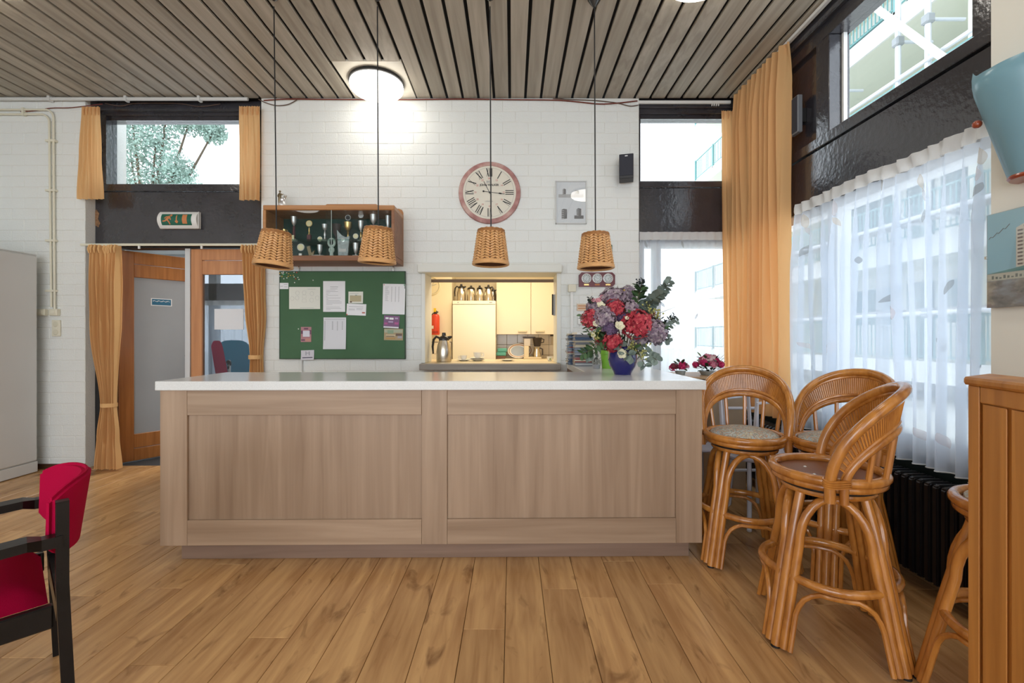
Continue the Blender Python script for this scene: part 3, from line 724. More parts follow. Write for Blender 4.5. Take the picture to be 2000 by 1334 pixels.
bm = bmesh.new(); lathe(bm, [(.074, -.002), (.103, -.213)], 36); gap_me = mesh('gap_shadow_cone', bm, mat('wicker_shadow_brown', (.12, .045, .015), .8), True)  # dark cone added inside the weave, painting shade into its gaps
bm = bmesh.new(); lathe(bm, [(0, .02), (.016, .02), (.018, -.06), (.012, -.065), (0, -.065)], 16); hold_me = mesh('bulb_holder', bm, m_blackm, True)
bm = bmesh.new()
for k in range(3):
    a = 2 * PI * k / 3 + .3; tube(bm, [(.014 * math.cos(a), .014 * math.sin(a), -.005), (.082 * math.cos(a), .082 * math.sin(a), -.004)], .002, 5)
spi_me = mesh('spider', bm, m_blackm, True)
bm = bmesh.new(); lathe(bm, [(0, -.14), (.02, -.135), (.030, -.11), (.024, -.08), (.013, -.066)], 16); bulb_me = mesh('bulb', bm, mat('unlit_bulb', (.85, .84, .80), .2), True)
bm = bmesh.new(); lathe(bm, [(.045, 0), (.045, -.01), (.03, -.035), (.008, -.065), (0, -.066)], 20); rose_me = mesh('ceiling_rose', bm, mat('rose_black', (.02, .02, .02), .2), True)
YP = 2.95
for px, ptop, pbot, tlx, tly, lab in ((540, 455, 519, 4.5, 3, 'wicker pendant lamp hanging nearest the doorway, tilted'), (739, 447, 515, 3.0, -3, 'wicker pendant lamp hanging before the trophy case end, tilted'),
                                (959, 451, 515, 0.5, 0, 'wicker pendant lamp hanging straight below the wall clock'), (1163, 458, 518, -.6, 0, 'wicker pendant lamp hanging above the small triple clock')):
    x = WX(px, YP); zt_ = WZ(ptop, YP); t = T('pendant_lamp', lab, 'pendant lamp', (x, YP, zt_), 0, 'wicker pendants over the bar counter')
    xr = WX(px - (5 if px < 600 else 2), YP)
    bm = bmesh.new(); tube(bm, [(xr - x, 0, ZC - zt_ - .06), (0, 0, .02)], .0042, 6); P('cord', bm, m_blackm, t)
    link('ceiling_rose', rose_me, t, (xr - x, 0, ZC - zt_), None, (1, 1, 1) if px > 1100 else (.6, .6, .35))
    rot = (math.radians(-tly), math.radians(tlx), 0)
    s = link('lamp_shade', sh_me, t, (0, 0, 0), rot)
    for nm, me in (('rim', rt_me), ('rim', rb_me), ('stakes', stk_me), ('gap_shadow_cone', gap_me), ('spider', spi_me)): link(nm, me, s)
    link('bulb_holder', hold_me, t); link('bulb', bulb_me, t)
# --- rattan bar stools
m_seatb = mat('seat_board_brown', (.20, .075, .032), .35, mott=(6, .15))
m_uph = ramp_mat('floral_upholstery', [(.0, (.20, .25, .27)), (.34, (.36, .42, .48)), (.43, (.60, .58, .50)), (.49, (.22, .30, .26)), (.56, (.52, .26, .18)), (.63, (.60, .58, .40)), (1.0, (.28, .36, .42))], 34, 'noise', .75, detail=4, dist=2.2)
def stool(label, cx, cy, base, back, cushion=True, fr=.283):
    t = T('bar_stool', label, 'bar stool', (cx, cy, 0), 0, 'rattan bar stools by the windows')
    bR = math.radians(base); gR = math.radians(back)
    def rad(z): # leg splay
        ks = ((0, fr), (.15, fr * .885), (.30, fr * .775), (.45, fr * .655), (.60, fr * .51))
        for (a, ra), (b_, rb_) in zip(ks, ks[1:]):
            if z <= b_: return ra + (rb_ - ra) * (z - a) / (b_ - a)
        return ks[-1][1]
    def pol(r, a, z): return Vector((r * math.cos(a), r * math.sin(a), z))
    for i in range(4):
        a = bR + i * PI / 2
        tg = Vector((-math.sin(a), math.cos(a), 0))
        bm = bmesh.new(); tube(bm, [pol(rad(z) + .004, a, z) for z in (.006, .12, .24, .36, .48, .60)], .0185, 10); lg = P('leg', bm, m_rattan, t, True)
        bm = bmesh.new(); lathe(bm, [(0, 0), (.017, 0), (.017, .008), (0, .008)], 12, c=tuple(pol(fr + .004, a, 0))); P('foot_pad', bm, m_blackm, lg)
        a2 = a + PI / 2; tg2 = Vector((-math.sin(a2), math.cos(a2), 0)); mid = pol(rad(.585) * .80, a + PI / 4, .585)
        A_ = [pol(rad(z), a, z) + tg * .031 for z in (.010, .14, .28, .40)]; B_ = [pol(rad(z), a2, z) - tg2 * .031 for z in (.010, .14, .28, .40)]
        def quarter(S, n=7):
            out = []
            for k in range(1, n + 1):
                ph = PI / 2 * k / n; q = S.lerp(mid, 1 - math.cos(ph)); q.z = S.z + (mid.z - S.z) * math.sin(ph); out.append(q)
            return out
        q1 = quarter(A_[-1]); q2 = quarter(B_[-1]); path = A_ + q1 + list(reversed(q2[:-1])) + list(reversed(B_))
        bm = bmesh.new(); tube(bm, path, .0165, 10); P('arch', bm, m_rattan, t, True)
        # bowed stretcher and the thin brace under it
        z = .275; s0 = pol(rad(z), a, z) + tg * .02; s1 = pol(rad(z), a2, z) - tg2 * .02; cpt = pol(rad(z) * 1.33, a + PI / 4, z - .004)
        bz = [s0 * (1 - u) ** 2 + cpt * 2 * u * (1 - u) + s1 * u * u for u in [k / 12 for k in range(13)]]
        bm = bmesh.new(); tube(bm, bz, .0165, 10); P('stretcher', bm, m_rattan, t, True)
        def bow(u, zz):
            q = s0 * (1 - u) ** 2 + cpt * 2 * u * (1 - u) + s1 * u * u; return Vector((q.x, q.y, zz))
        A2 = [pol(rad(zz), a, zz) + tg * .057 for zz in (.012, .08, .15)]; B2 = [pol(rad(zz), a2, zz) - tg2 * .057 for zz in (.012, .08, .15)]
        mids = [bow(u, .246 - .004 * abs(u - .5)) for u in (.30, .40, .5, .6, .70)]
        ca = [A2[-1].lerp(mids[0], s) + Vector((0, 0, .030 * math.sin(PI * s))) - (mids[0] - A2[-1]) * (.25 * math.sin(PI * s)) * .6 for s in (.25, .5, .75)]
        cb_ = [B2[-1].lerp(mids[-1], s) + Vector((0, 0, .030 * math.sin(PI * s))) - (mids[-1] - B2[-1]) * (.25 * math.sin(PI * s)) * .6 for s in (.25, .5, .75)]
        bm = bmesh.new(); tube(bm, A2 + ca + mids + list(reversed(cb_)) + list(reversed(B2)), .0095, 8); P('brace', bm, m_rattan, t, True)
    bm = bmesh.new(); ring(bm, .158, .013, .603); P('apron_ring', bm, m_rattan, t, True)
    bm = bmesh.new(); lathe(bm, [(0, .612), (.17, .612), (.175, .618), (.175, .624), (0, .624)], 32); P('swivel_plate', bm, m_blackm, t, True)
    bm = bmesh.new(); ring(bm, .188, .0155, .641, 44, 10); P('seat_ring', bm, m_rattan, t, True)
    bm = bmesh.new(); ring(bm, .195, .019, .668, 44, 10); P('seat_ring', bm, m_rattan, t, True)
    bm = bmesh.new(); lathe(bm, [(0, .650), (.182, .650), (.182, .658), (0, .658)], 36); sb = P('seat_board', bm, m_seatb, t, True)
    if cushion:
        bm = bmesh.new(); lathe(bm, [(0, .712), (.06, .711), (.11, .705), (.15, .693), (.172, .678), (.175, .664), (.16, .659), (0, .659)], 36); P('cushion', bm, m_uph, t, True)
    else:
        for a in (.5, 2.1, 3.6, 5.2):
            bm = bmesh.new(); lathe(bm, [(0, .662), (.004, .661), (.007, .658)], 10, c=(.085 * math.cos(a), .085 * math.sin(a), 0)); P('screw', bm, m_silver, sb)
    # back: outer and inner hoops, reeds, spindles
    def hoop(span, z0, top, r0, r1, n=34, lim=1.0, p=1.95):
        out = []
        for k in range(n + 1):
            s = -lim + 2 * lim * k / n
            s = math.copysign(1 - (1 - abs(s)) ** 1.55, s) if lim == 1.0 else s
            h = max(0.0, 1 - abs(s) ** p) ** .555; aa = gR + math.radians(span) * s; r = r0 + (r1 - r0) * h
            out.append(Vector((r * math.cos(aa), r * math.sin(aa), z0 + (top - z0) * h)))
        return out
    low = lambda pp: [Vector((pp[0].x, pp[0].y, .595))] + pp + [Vector((pp[-1].x, pp[-1].y, .595))]
    o_ = hoop(92, .655, 1.025, .214, .250); i_ = hoop(80, .655, .873, .212, .226)
    bm = bmesh.new(); tube(bm, low(o_), .0195, 10); bo = P('back_hoop', bm, m_rattan, t, True)
    bm = bmesh.new(); tube(bm, low(i_), .0155, 10); P('back_hoop', bm, m_rattan, t, True)
    bm = bmesh.new(); tube(bm, [a.lerp(b_, .17) for a, b_ in zip(o_, i_)][1:-1], .0085, 8); tube(bm, [a.lerp(b_, .83) for a, b_ in zip(o_, i_)][1:-1], .0085, 8); P('inner_bead', bm, m_rattan, t, True)
    bm = bmesh.new(); n = 72; o2 = hoop(90, .655, 1.02, .214, .250, n, .965); i2 = hoop(79, .655, .88, .212, .226, n, .965)
    for a, b_ in zip(o2, i2): tube(bm, [a.lerp(b_, .10), a.lerp(b_, .90)], .0042, 5, caps=False)
    P('reed_panel', bm, m_rattan, t, True, kind='stuff')
    bm = bmesh.new()
    va = [bm.verts.new(a.lerp(b_, .05)) for a, b_ in zip(o2, i2)]; vb = [bm.verts.new(a.lerp(b_, .95)) for a, b_ in zip(o2, i2)]
    for k in range(n): bm.faces.new((va[k], va[k + 1], vb[k + 1], vb[k]))
    P('back_lining', bm, m_wickd, t, True)
    for s in (-.66, -.34, 0, .34, .66):
        ii = i_[min(range(len(i_)), key=lambda k: abs(math.atan2(math.sin(math.atan2(i_[k].y, i_[k].x) - gR - math.radians(80) * s), math.cos(math.atan2(i_[k].y, i_[k].x) - gR - math.radians(80) * s))))]
        aa = math.atan2(ii.y, ii.x)
        bm = bmesh.new(); tube(bm, [pol(.198, aa, .668), ii], .0105, 8); P('spindle', bm, m_rattan, t, True)
    for sgn in (-1, 1):
        aa = gR + sgn * math.radians(86); bm = bmesh.new(); u = Vector((-math.sin(aa), math.cos(aa), 0)); rv = Vector((math.cos(aa), math.sin(aa), 0)); c = rv * .211
        for dz in (-.011, -.003, .005, .013): tube(bm, [c + u * (.043 * math.cos(q)) + rv * (.026 * math.sin(q)) + Vector((0, 0, .668 + dz + .004 * math.sin(q * 2))) for q in [2 * PI * k / 16 for k in range(16)]], .0045, 5, closed=True)
        P('cane_binding', bm, m_rattan, t, True)
    return t
stool('rattan bar stool with floral cushion beside the end of the counter', 1.300, 2.552, 30, 62)
stool('rattan bar stool with floral cushion standing close to the black radiator', 1.70, 2.385, 45, 27, fr=.25)
stool('rattan bar stool with bare brown seat board and screw holes', 1.308, 1.892, 20, -30, cushion=False)
stool('rattan bar stool mostly hidden behind the wooden cabinet', 1.68, 1.45, 53, -60)
# --- red armchair
m_red = mat('crimson_wool', (.40, .002, .040), .9, bump=(500, .2), spec=.1)
m_ebon = mat('black_stained_wood', (.007, .006, .006), .30, mott=(9, .5), bump=(40, .1), spec=.3)
ch = T('armchair', 'black wooden armchair with crimson seat and curved backrest', 'chair', (-1.572, 1.57, 0), 0)
# local axes: e across (near -> far), f forward (towards the sitter's front)
e = Vector((-.743, .669, 0)); f_ = Vector((-.669, -.743, 0)); MX = Matrix(((e.x, f_.x, 0, 0), (e.y, f_.y, 0, 0), (0, 0, 1, 0), (0, 0, 0, 1)))
def cpt_(a, b_, z): return MX @ Vector((a, b_, z))
for s, zt_ in ((-1, .715), (1, .715)):
    bm = bmesh.new(); pts = [(-.018, 0), (-.006, .30), (.0, .46), (.0, zt_)]
    for (b0, z0_), (b1, z1_) in zip(pts, pts[1:]):
        vs = [bm.verts.new(cpt_(s * .25 + dx, bb + dy, zz)) for bb, zz in ((b0, z0_), (b1, z1_)) for dx, dy in ((-.015, -.015), (.015, -.015), (.015, .015), (-.015, .015))]
        for q in ((0, 1, 5, 4), (1, 2, 6, 5), (2, 3, 7, 6), (3, 0, 4, 7), (0, 3, 2, 1), (4, 5, 6, 7)): bm.faces.new([vs[i] for i in q])
    P('rear_leg', bm, m_ebon, ch, True)
    P('front_leg', B(s * .25 - .015, s * .25 + .015, .40, .444, 0, .59, bev=.005, M=MX), m_ebon, ch)
    bm = bmesh.new(); box(bm, s * .25 - .014, s * .25 + .014, .02, .40, .335, .405, bev=.004, M=MX); P('side_rail', bm, m_ebon, ch)
    bm = bmesh.new()
    sec = [(.0, .020, .578, .612), (.045, .020, .578, .612), (.075, .032, .590, .618), (.30, .034, .578, .606), (.47, .030, .566, .592)]
    rings_ = [[bm.verts.new(cpt_(s * .25 + dx, b_, z)) for dx, z in ((-hw, z0_), (hw, z0_), (hw, z1_), (-hw, z1_))] for b_, hw, z0_, z1_ in sec]
    for a, b_ in zip(rings_, rings_[1:]):
        for k in range(4): bm.faces.new((a[k], a[(k + 1) % 4], b_[(k + 1) % 4], b_[k]))
    bm.faces.new(rings_[0]); bm.faces.new(rings_[-1]); P('armrest', bm, m_ebon, ch)
P('rear_rail', B(-.235, .235, -.012, .012, .335, .395, bev=.003, M=MX), m_ebon, ch)
P('front_rail', B(-.235, .235, .41, .434, .335, .395, bev=.003, M=MX), m_ebon, ch)
bm = bmesh.new()
def seat_f(u, v):
    x = (u - .5) * .475; y = .03 + v * .43; ed = min(u, 1 - u, v, 1 - v); h = .405 + .055 * min(1, (ed * 6)) ** .5 + .012 * math.sin(PI * u) * math.sin(PI * v)
    return cpt_(x, y, h)
top = grid(bm, 14, 14, seat_f)
bmesh.ops.solidify(bm, geom=bm.faces[:], thickness=.03); P('seat_cushion', bm, m_red, ch, True)
bm = bmesh.new()
def back_f(u, v):
    s = (u - .5) * 2; bulge = .078 * (1 - abs(s) ** 2.0) * (1 + .2 * v); x = s * .228; zlo = .515 + .05 * abs(s) ** 6; zhi = .755 - .04 * abs(s) ** 5
    tilt = -.016 * v; z = zlo + (zhi - zlo) * v
    return cpt_(x, .02 - bulge + tilt * (1 - abs(s) ** 3), z)
grid(bm, 22, 8, back_f); bmesh.ops.recalc_face_normals(bm, faces=bm.faces[:]); bmesh.ops.solidify(bm, geom=bm.faces[:], thickness=.026)
bmesh.ops.bevel(bm, geom=[ed for ed in bm.edges if len(ed.link_faces) == 2 and ed.calc_face_angle(0) > 1.0], offset=.010, segments=2, affect='EDGES'); P('backrest', bm, m_red, ch, True)
# --- radiator
m_rad = mat('radiator_black', (.010, .010, .011), .33)
XF = 1.93
ra = T('radiator', 'long black column radiator under the window sill', 'radiator', (XF, 1.86, 0), 0)
bm = bmesh.new(); d = .13; pf = [(.004, .082), (.014, .075), (d - .014, .075), (d, .085), (d, .53), (d - .014, .541), (.016, .541), (.004, .53)]
prism(bm, pf, 0, .030, M=Matrix(((1, 0, 0, 0), (0, 1, 0, 0), (0, 0, 1, 0), (0, 0, 0, 1)))); bmesh.ops.bevel(bm, geom=bm.edges[:], offset=.006, segments=2, affect='EDGES')
col_me = mesh('column', bm, m_rad, True)
for i in range(54): link('column', col_me, ra, (0, i * .042, 0))
bm = bmesh.new()
for z in (.12, .50): tube(bm, [(d / 2, -.02, z), (d / 2, 54 * .042, z)], .022, 10)
P('manifold', bm, m_rad, ra, True)
for y in (.1, 1.1, 2.1): P('foot', B(d / 2 - .02, d / 2 + .02, y, y + .012, 0, .10), m_rad, ra)
# --- slim oak cabinet in the near corner
ca_ = math.atan2(.86, .5); e1 = Vector((.863, .505, 0)); e2 = Vector((-.25, -.968, 0)); Y1 = 1.05
org = Vector((1.004 * Y1, Y1, 0)); zc_ = 1.127
cbn = T('cabinet', 'varnished oak panelled cabinet standing in the near corner', 'cabinet', tuple(org), 0)
MC = Matrix(((e1.x, e2.x, 0, 0), (e1.y, e2.y, 0, 0), (0, 0, 1, 0), (0, 0, 0, 1)))
DP = .155; LN = .72
P('carcass', B(.012, DP, .008, LN, 0, zc_ - .02, M=MC), m_teak, cbn)
bm = bmesh.new(); box(bm, -.014, DP + .008, -.012, LN + .01, zc_ - .018, zc_, bev=.005, M=MC); P('top_board', bm, m_teak, cbn)
P('end_panel', B(.012, DP, -.001, .008, 0, zc_ - .02, M=MC), m_teak, cbn)
P('stile', B(-.002, .014, -.002, .033, 0, zc_ - .019, bev=.002, M=MC), m_teak, cbn)
P('rail', B(-.001, .013, .034, LN, zc_ - .055, zc_ - .019, bev=.002, M=MC), m_teak, cbn)
for a, b_ in ((.040, .108), (.119, .30), (.311, .50), (.511, .70)): P('panel', B(.003, .013, a, b_, .02, zc_ - .058, bev=.002, M=MC), m_teak, cbn)
# --- blue wall uplighter on the pier
m_blue = mat('pale_blue_enamel', (.33, .56, .65), .28, coat=.3); m_rust = mat('red_brown_trim', (.30, .055, .02), .3, coat=.4)
XP = 2.0
sc_ = T('wall_lamp', 'pale blue folded metal wall lamp with red-brown base on the cream pier', 'wall lamp', (XP, 1.725, 1.825))
def shade_f(u, v):
    a = -PI / 2 * 1.0 + u * PI; v2 = v; tw = .075 + .090 * v2; td = .085 + .140 * v2
    td *= 1 - .16 * (max(0, v - .80) / .2) ** 2
    z = v2 * .43
    edge = abs(u - .5) * 2
    if v > .55:
        k = (v - .55) / .45; z -= k * .03 * (edge > .8)
    z += .030 * max(0, v - .8) / .2 * (1 if u < .30 else max(0, 1 - (u - .30) * 12))
    bend = max(0, v - .72) / .28
    return Vector((-td * math.cos(a) - .002, -tw * math.sin(a) * 1.0, z - .02 * bend * bend * (1 - edge)))
bm = bmesh.new(); grid(bm, 40, 16, shade_f); bmesh.ops.solidify(bm, geom=bm.faces[:], thickness=.003); P('lamp_shade', bm, m_blue, sc_, True)
bm = bmesh.new(); lathe(bm, [(0, -.004), (.078, -.004), (.084, .004), (.08, .014), (0, .014)], 28, M=Matrix.Diagonal((1.12, .93, 1, 1)), a0=PI / 2, a1=3 * PI / 2); P('base_trim', bm, m_rust, sc_, True)
bm = bmesh.new(); ball(bm, (-.135, .10, .245), .016); P('fixing_knob', bm, m_rust, sc_, True)
bm = bmesh.new(); box(bm, -.012, 0, -.05, .05, .02, .3, bev=.003); P('back_plate', bm, m_white, sc_)
bm = bmesh.new(); ball(bm, (-.09, 0, .22), .04, 1, 1, 1.2); P('bulb', bm, MATS['unlit_bulb'], sc_, True)
# --- picture of the tower block on the pier
m_psky = ramp_mat('print_sky', [(.0, (.16, .42, .58)), (1.0, (.46, .68, .72))], 1.2, 'noise', .35, (1, 1, 2.0), 1, coat=.6)
pcx, pz0, pz1, py0, py1 = XP - .028, 1.338, 1.722, 1.33, 1.893
pi_ = T('framed_picture', 'glass clip-framed colour photograph of a white tower block on blue sky', 'picture', (XP, 0, 0))
P('backing', B(-.026, -.002, py0, py1, pz0, pz1, bev=.001), mat('frame_grey', (.30, .32, .33), .4), pi_)
X0 = -.0275; zz = lambda f: pz0 + (pz1 - pz0) * f; yy = lambda f: py1 - (py1 - py0) * f
P('print_sky', B(X0, -.026, py0 + .004, py1 - .004, zz(.36), zz(.995)), m_psky, pi_)
P('print_ground', B(X0, -.026, py0 + .004, py1 - .004, zz(.005), zz(.28)), ramp_mat('print_ground', [(.3, (.10, .11, .12)), (.5, (.26, .25, .24)), (.7, (.36, .40, .45))], 14, 'noise', .35, (1, 1, 2), coat=.6), pi_)
mat('print_offwhite', (.62, .62, .56), .35, coat=.6)
P('print_horizon', B(X0 + .0002, -.026, py0 + .004, py1 - .004, zz(.27), zz(.37)), mat('print_haze', (.34, .38, .38), .35, coat=.6), pi_)
pv = P('print_pavilion', B(X0 - .0004, -.026, yy(.42), yy(.01), zz(.285), zz(.355)), mat('print_pavilion_grey', (.50, .52, .46), .35, coat=.6), pi_)
bm = bmesh.new()
for i in range(14): box(bm, X0 - .0008, X0 - .0003, yy(.04 + i * .026) - .008, yy(.04 + i * .026), zz(.30), zz(.335) - .004 * (i % 3))
P('pavilion_windows', bm, mat('print_dark2', (.16, .20, .20), .35, coat=.6), pv, kind='stuff')
bm = bmesh.new(); M_ = Matrix(((0, 1, 0, 0), (1, 0, 0, 0), (0, 0, 1, 0), (0, 0, 0, 1)))
prism(bm, [(yy(.01), zz(.36)), (yy(.36), zz(.36)), (yy(.33), zz(.425)), (yy(.18), zz(.39))], X0 - .0008, -.026, M=M_); P('print_roof', bm, mat('print_teal', (.11, .29, .30), .35, coat=.6), pi_)
bm = bmesh.new(); prism(bm, [(yy(.20), zz(.40)), (yy(.80), zz(.40)), (yy(.80), zz(1.0) - .002), (yy(.50), zz(1.0) - .002), (yy(.20), zz(.80))], X0 - .0006, -.026, M=M_); P('print_tower', bm, MATS['print_offwhite'], pi_)
bm = bmesh.new()
for i in range(13):
    for j in range(14):
        z = zz(.42) + i * .0145; y = yy(.21) - j * .0215
        if z + .008 < zz(.80) + (yy(.20) - y) * .43: box(bm, X0 - .0009, X0 - .0005, y - .018, y, z, z + .0065)
P('print_balconies', bm, mat('print_dark', (.16, .15, .15), .35, coat=.6), pi_, kind='stuff')
bm = bmesh.new()
for y, z, w_ in ((.30, .72, .05), (.33, .68, .03), (.28, .46, .02)): box(bm, X0 - .0012, X0 - .0005, yy(y) - w_ * .6, yy(y), zz(z), zz(z) + .007)
P('print_awnings', bm, mat('print_red', (.55, .12, .08), .35), pi_)
bm = bmesh.new(); tube(bm, [(X0 - .0008, yy(.02 + i * .014), zz(.735 + i * .011 + .012 * math.sin(i * 2.1))) for i in range(11)], .0012, 4); P('signature', bm, MATS['print_dark'], pi_)
P('glass_sheet', B(X0 - .004, X0 - .002, py0, py1, pz0, pz1), m_clear, pi_)
for z in (zz(.54),): P('clip', B(X0 - .006, .0, py1 - .006, py1 + .002, z - .006, z + .006), m_steel, pi_)
# --- tall grey locker on the left
lk = T('locker', 'tall pale grey metal locker with scuffed sides by the brick wall', 'locker', (-4.27, 4.10, 0))
P('body', B(-.44, 0, -1.3, 0, .10, 1.945, bev=.012), m_grey, lk)
P('plinth', B(-.44, -.001, -1.3, -.001, .006, .098, bev=.002), m_grey, lk)
P('top_lid', B(-.44, -.004, -1.298, -.004, 1.945, 1.955, bev=.004), m_grey, lk)
# ================================================================== ON THE BRICK WALL
YF = YW
m_ink = mat('ink_black', (.02, .02, .02), .5); m_inkg = mat('ink_grey', (.33, .34, .36), .6); m_inkr = mat('ink_red', (.55, .10, .09), .5)
m_paper = mat('paper_white', (.82, .83, .86), .6); m_paperc = mat('paper_cream', (.76, .77, .70), .6)
# --- wall clock
cx, cz, cr = WX(956, YF - .03), WZ(375.5, YF - .03), .2855
ck = T('wall_clock', 'large round wall clock with pink-brown worn rim and Roman numerals', 'clock', (cx, YF, cz))
m_face = mat('clock_face', (.74, .70, .60), .6, mott=(4, .05)); m_rim = ramp_mat('clock_rim', [(.30, (.30, .12, .11)), (.5, (.46, .235, .215)), (.68, (.58, .40, .35))], 9, 'noise', .55, detail=4)
MF = lambda y: Matrix.Translation((0, y, 0)) @ FACE
bm = bmesh.new(); lathe(bm, [(0, .0), (cr, .0), (cr, .012), (cr - .006, .022), (cr - .040, .024), (cr - .041, .020), (0, .020)], 64, M=MF(-.003)); P('case', bm, m_rim, ck, True)
bm = bmesh.new(); lathe(bm, [(0, .0), (cr - .042, .0)], 64, M=MF(-.0255)); P('dial', bm, m_face, ck)
bm = bmesh.new(); lathe(bm, [(cr - .062, 0), (cr - .060, 0)], 64, M=MF(-.0262)); P('minute_ring', bm, m_inkg, ck)
def bar(bm, x0, z0, x1, z1, w_, y, M=None):
    d = Vector((x1 - x0, z1 - z0)); d.normalize(); n = Vector((-d.y, d.x)) * w_ / 2
    vs = [bm.verts.new((x0 + n.x, y, z0 + n.y)), bm.verts.new((x1 + n.x, y, z1 + n.y)), bm.verts.new((x1 - n.x, y, z1 - n.y)), bm.verts.new((x0 - n.x, y, z0 - n.y))]
    bm.faces.new(vs)
    if M is not None: bmesh.ops.transform(bm, matrix=M, verts=vs)
NUM = ['XII', 'I', 'II', 'III', 'IV', 'V', 'VI', 'VII', 'VIII', 'IX', 'X', 'XI']; rN, hN = .183, .038
for i, s in enumerate(NUM):
    bm = bmesh.new(); wch = {'I': .017, 'V': .026, 'X': .026}; tot = sum(wch[c] for c in s); x = -tot / 2
    for c in s:
        x0, x1 = x + .0035, x + wch[c] - .0035
        if c == 'I': bar(bm, (x0 + x1) / 2, -hN, (x0 + x1) / 2, hN, .0075, 0)
        if c == 'V': bar(bm, x0, hN, (x0 + x1) / 2, -hN, .0085, 0); bar(bm, (x0 + x1) / 2, -hN, x1, hN, .003, 0)
        if c == 'X': bar(bm, x0, hN, x1, -hN, .0085, 0); bar(bm, x0, -hN, x1, hN, .003, 0)
        x += wch[c]
    P('numeral', bm, m_ink, ck, loc=(rN * math.sin(i * PI / 6), -.0268, rN * math.cos(i * PI / 6)), rot=(0, i * PI / 6, 0))
    if i: link('small_numeral', text_mesh(str(12 + i), .022, m_inkr), ck, (.128 * math.sin(i * PI / 6), -.0268, .128 * math.cos(i * PI / 6)), (PI / 2, 0, 0))
    else: link('small_numeral', text_mesh('24', .022, m_inkr), ck, (-.004, -.0268, .128), (PI / 2, 0, 0))
link('lettering', text_mesh('BRS', .030, m_inkg), ck, (-.005, -.0268, .096), (PI / 2, 0, 0))
link('lettering', text_mesh('JOHN WALKER', .0255, m_ink, bold=.0006), ck, (-.002, -.0268, .068), (PI / 2, 0, 0))
link('lettering', text_mesh('LONDON', .016, m_inkg), ck, (-.004, -.0268, -.082), (PI / 2, 0, 0))
bm = bmesh.new(); bar(bm, 0, 0, -.052, .100, .005, 0); bar(bm, .006, -.012, -.002, .004, .007, 0); P('hour_hand', bm, m_ink, ck, loc=(0, -.029, 0))
bm = bmesh.new(); bar(bm, -.055, .009, .140, -.016, .0045, 0); lathe(bm, [(0, 0), (.009, 0)], 14, c=(-.055, 0, 0), M=Matrix.Translation((0, 0, .009)) @ FACE); bar(bm, .085, -.009, .110, -.012, .012, 0); P('minute_hand', bm, m_ink, ck, loc=(0, -.031, 0))
bm = bmesh.new(); lathe(bm, [(0, .006), (.006, .005), (.008, 0)], 16, M=MF(-.031)); P('centre_cap', bm, m_ink, ck, True)
# --- framed triple photograph print
y = YF - .02; x0, x1, z0, z1 = WX(1085, y), WX(1146, y), WZ(437, y), WZ(353, y)
fp = T('framed_print', 'white glazed frame with small grey photographs of tower blocks', 'picture', ((x0 + x1) / 2, YF - .012, (z0 + z1) / 2)); wx, hz = (x1 - x0) / 2, (z1 - z0) / 2
for a in ((-wx, wx, hz - .010, hz), (-wx, wx, -hz, -hz + .010), (-wx, -wx + .010, -hz, hz), (wx - .010, wx, -hz, hz)): P('frame_strip', B(a[0], a[1], -.012, .012, a[2], a[3], bev=.002), m_grey, fp)
P('mount_board', B(-wx + .008, wx - .008, -.002, .010, -hz + .008, hz - .008), mat('mount_board', (.68, .72, .75), .6), fp)
m_pg = mat('print_tower_grey', (.16, .165, .17), .6); m_pl = mat('print_tower_light', (.42, .43, .44), .6)
for cx_, cz_, w_, h_, g in ((-.063, .10, .03, .055, 0), (.055, .095, .04, .035, 0), (-.062, -.105, .05, .095, 1), (.072, -.09, .042, .075, 0)):
    bm = bmesh.new(); prism(bm, [(cx_ - w_ / 2, cz_ - h_ / 2), (cx_ + w_ / 2, cz_ - h_ / 2 + .004), (cx_ + w_ / 2, cz_ + h_ / 2 - .006), (cx_ - w_ * .1, cz_ + h_ / 2), (cx_ - w_ / 2, cz_ + h_ / 2 - .01)], -.0032, -.002); ph = P('photo_tower', bm, m_pg, fp)
    bm = bmesh.new()
    for r_ in range(5): box(bm, cx_ - w_ / 2, cx_ - w_ * .1, -.0036, -.003, cz_ - h_ / 2 + h_ * .18 * r_ + .004, cz_ - h_ / 2 + h_ * .18 * r_ + .010)
    P('window_bands', bm, m_pl, ph)
P('photo_strip', B(-.115, .115, -.003, -.002, .045, .075), m_pl, fp); P('photo_base', B(.03, .115, -.0034, -.002, -.15, -.12), m_pg, fp)
P('glass_sheet', B(-wx + .009, wx - .009, -.008, -.006, -hz + .009, hz - .009), m_clear, fp)
# --- small loudspeaker
sp = T('loudspeaker', 'small black loudspeaker on the brick wall by the corner window', 'loudspeaker', (WX(1227, YF - .08), YF - .01, WZ(330, YF - .08)), math.radians(-14))
P('bracket', B(-.02, .02, -.03, .01, -.03, .03), m_blackm, sp); P('cabinet', B(-.062, .062, -.15, -.03, -.112, .108, bev=.004), mat('speaker_black', (.022, .022, .026), .5), sp)
P('grille', B(-.057, .057, -.155, -.15, -.085, .103, bev=.002), mat('speaker_grille', (.030, .032, .045), .8), sp); P('badge', B(-.012, .012, -.157, -.155, .083, .092), m_alu, sp)
sp2 = T('loudspeaker', 'grey wall box high on the black panel behind the bunched curtain', 'loudspeaker', (2.108, 3.335, WZ(228, 3.335)))
P('cabinet', B(-.045, -.008, -.05, .05, -.13, .14, bev=.005), mat('speaker_grey', (.16, .17, .19), .5), sp2); P('grille', B(-.048, -.045, -.044, .044, -.12, .13), mat('speaker_grille', (.03, .03, .04), .8), sp2); P('bracket', B(-.012, .03, -.03, .03, -.05, .05), m_blackm, sp2)
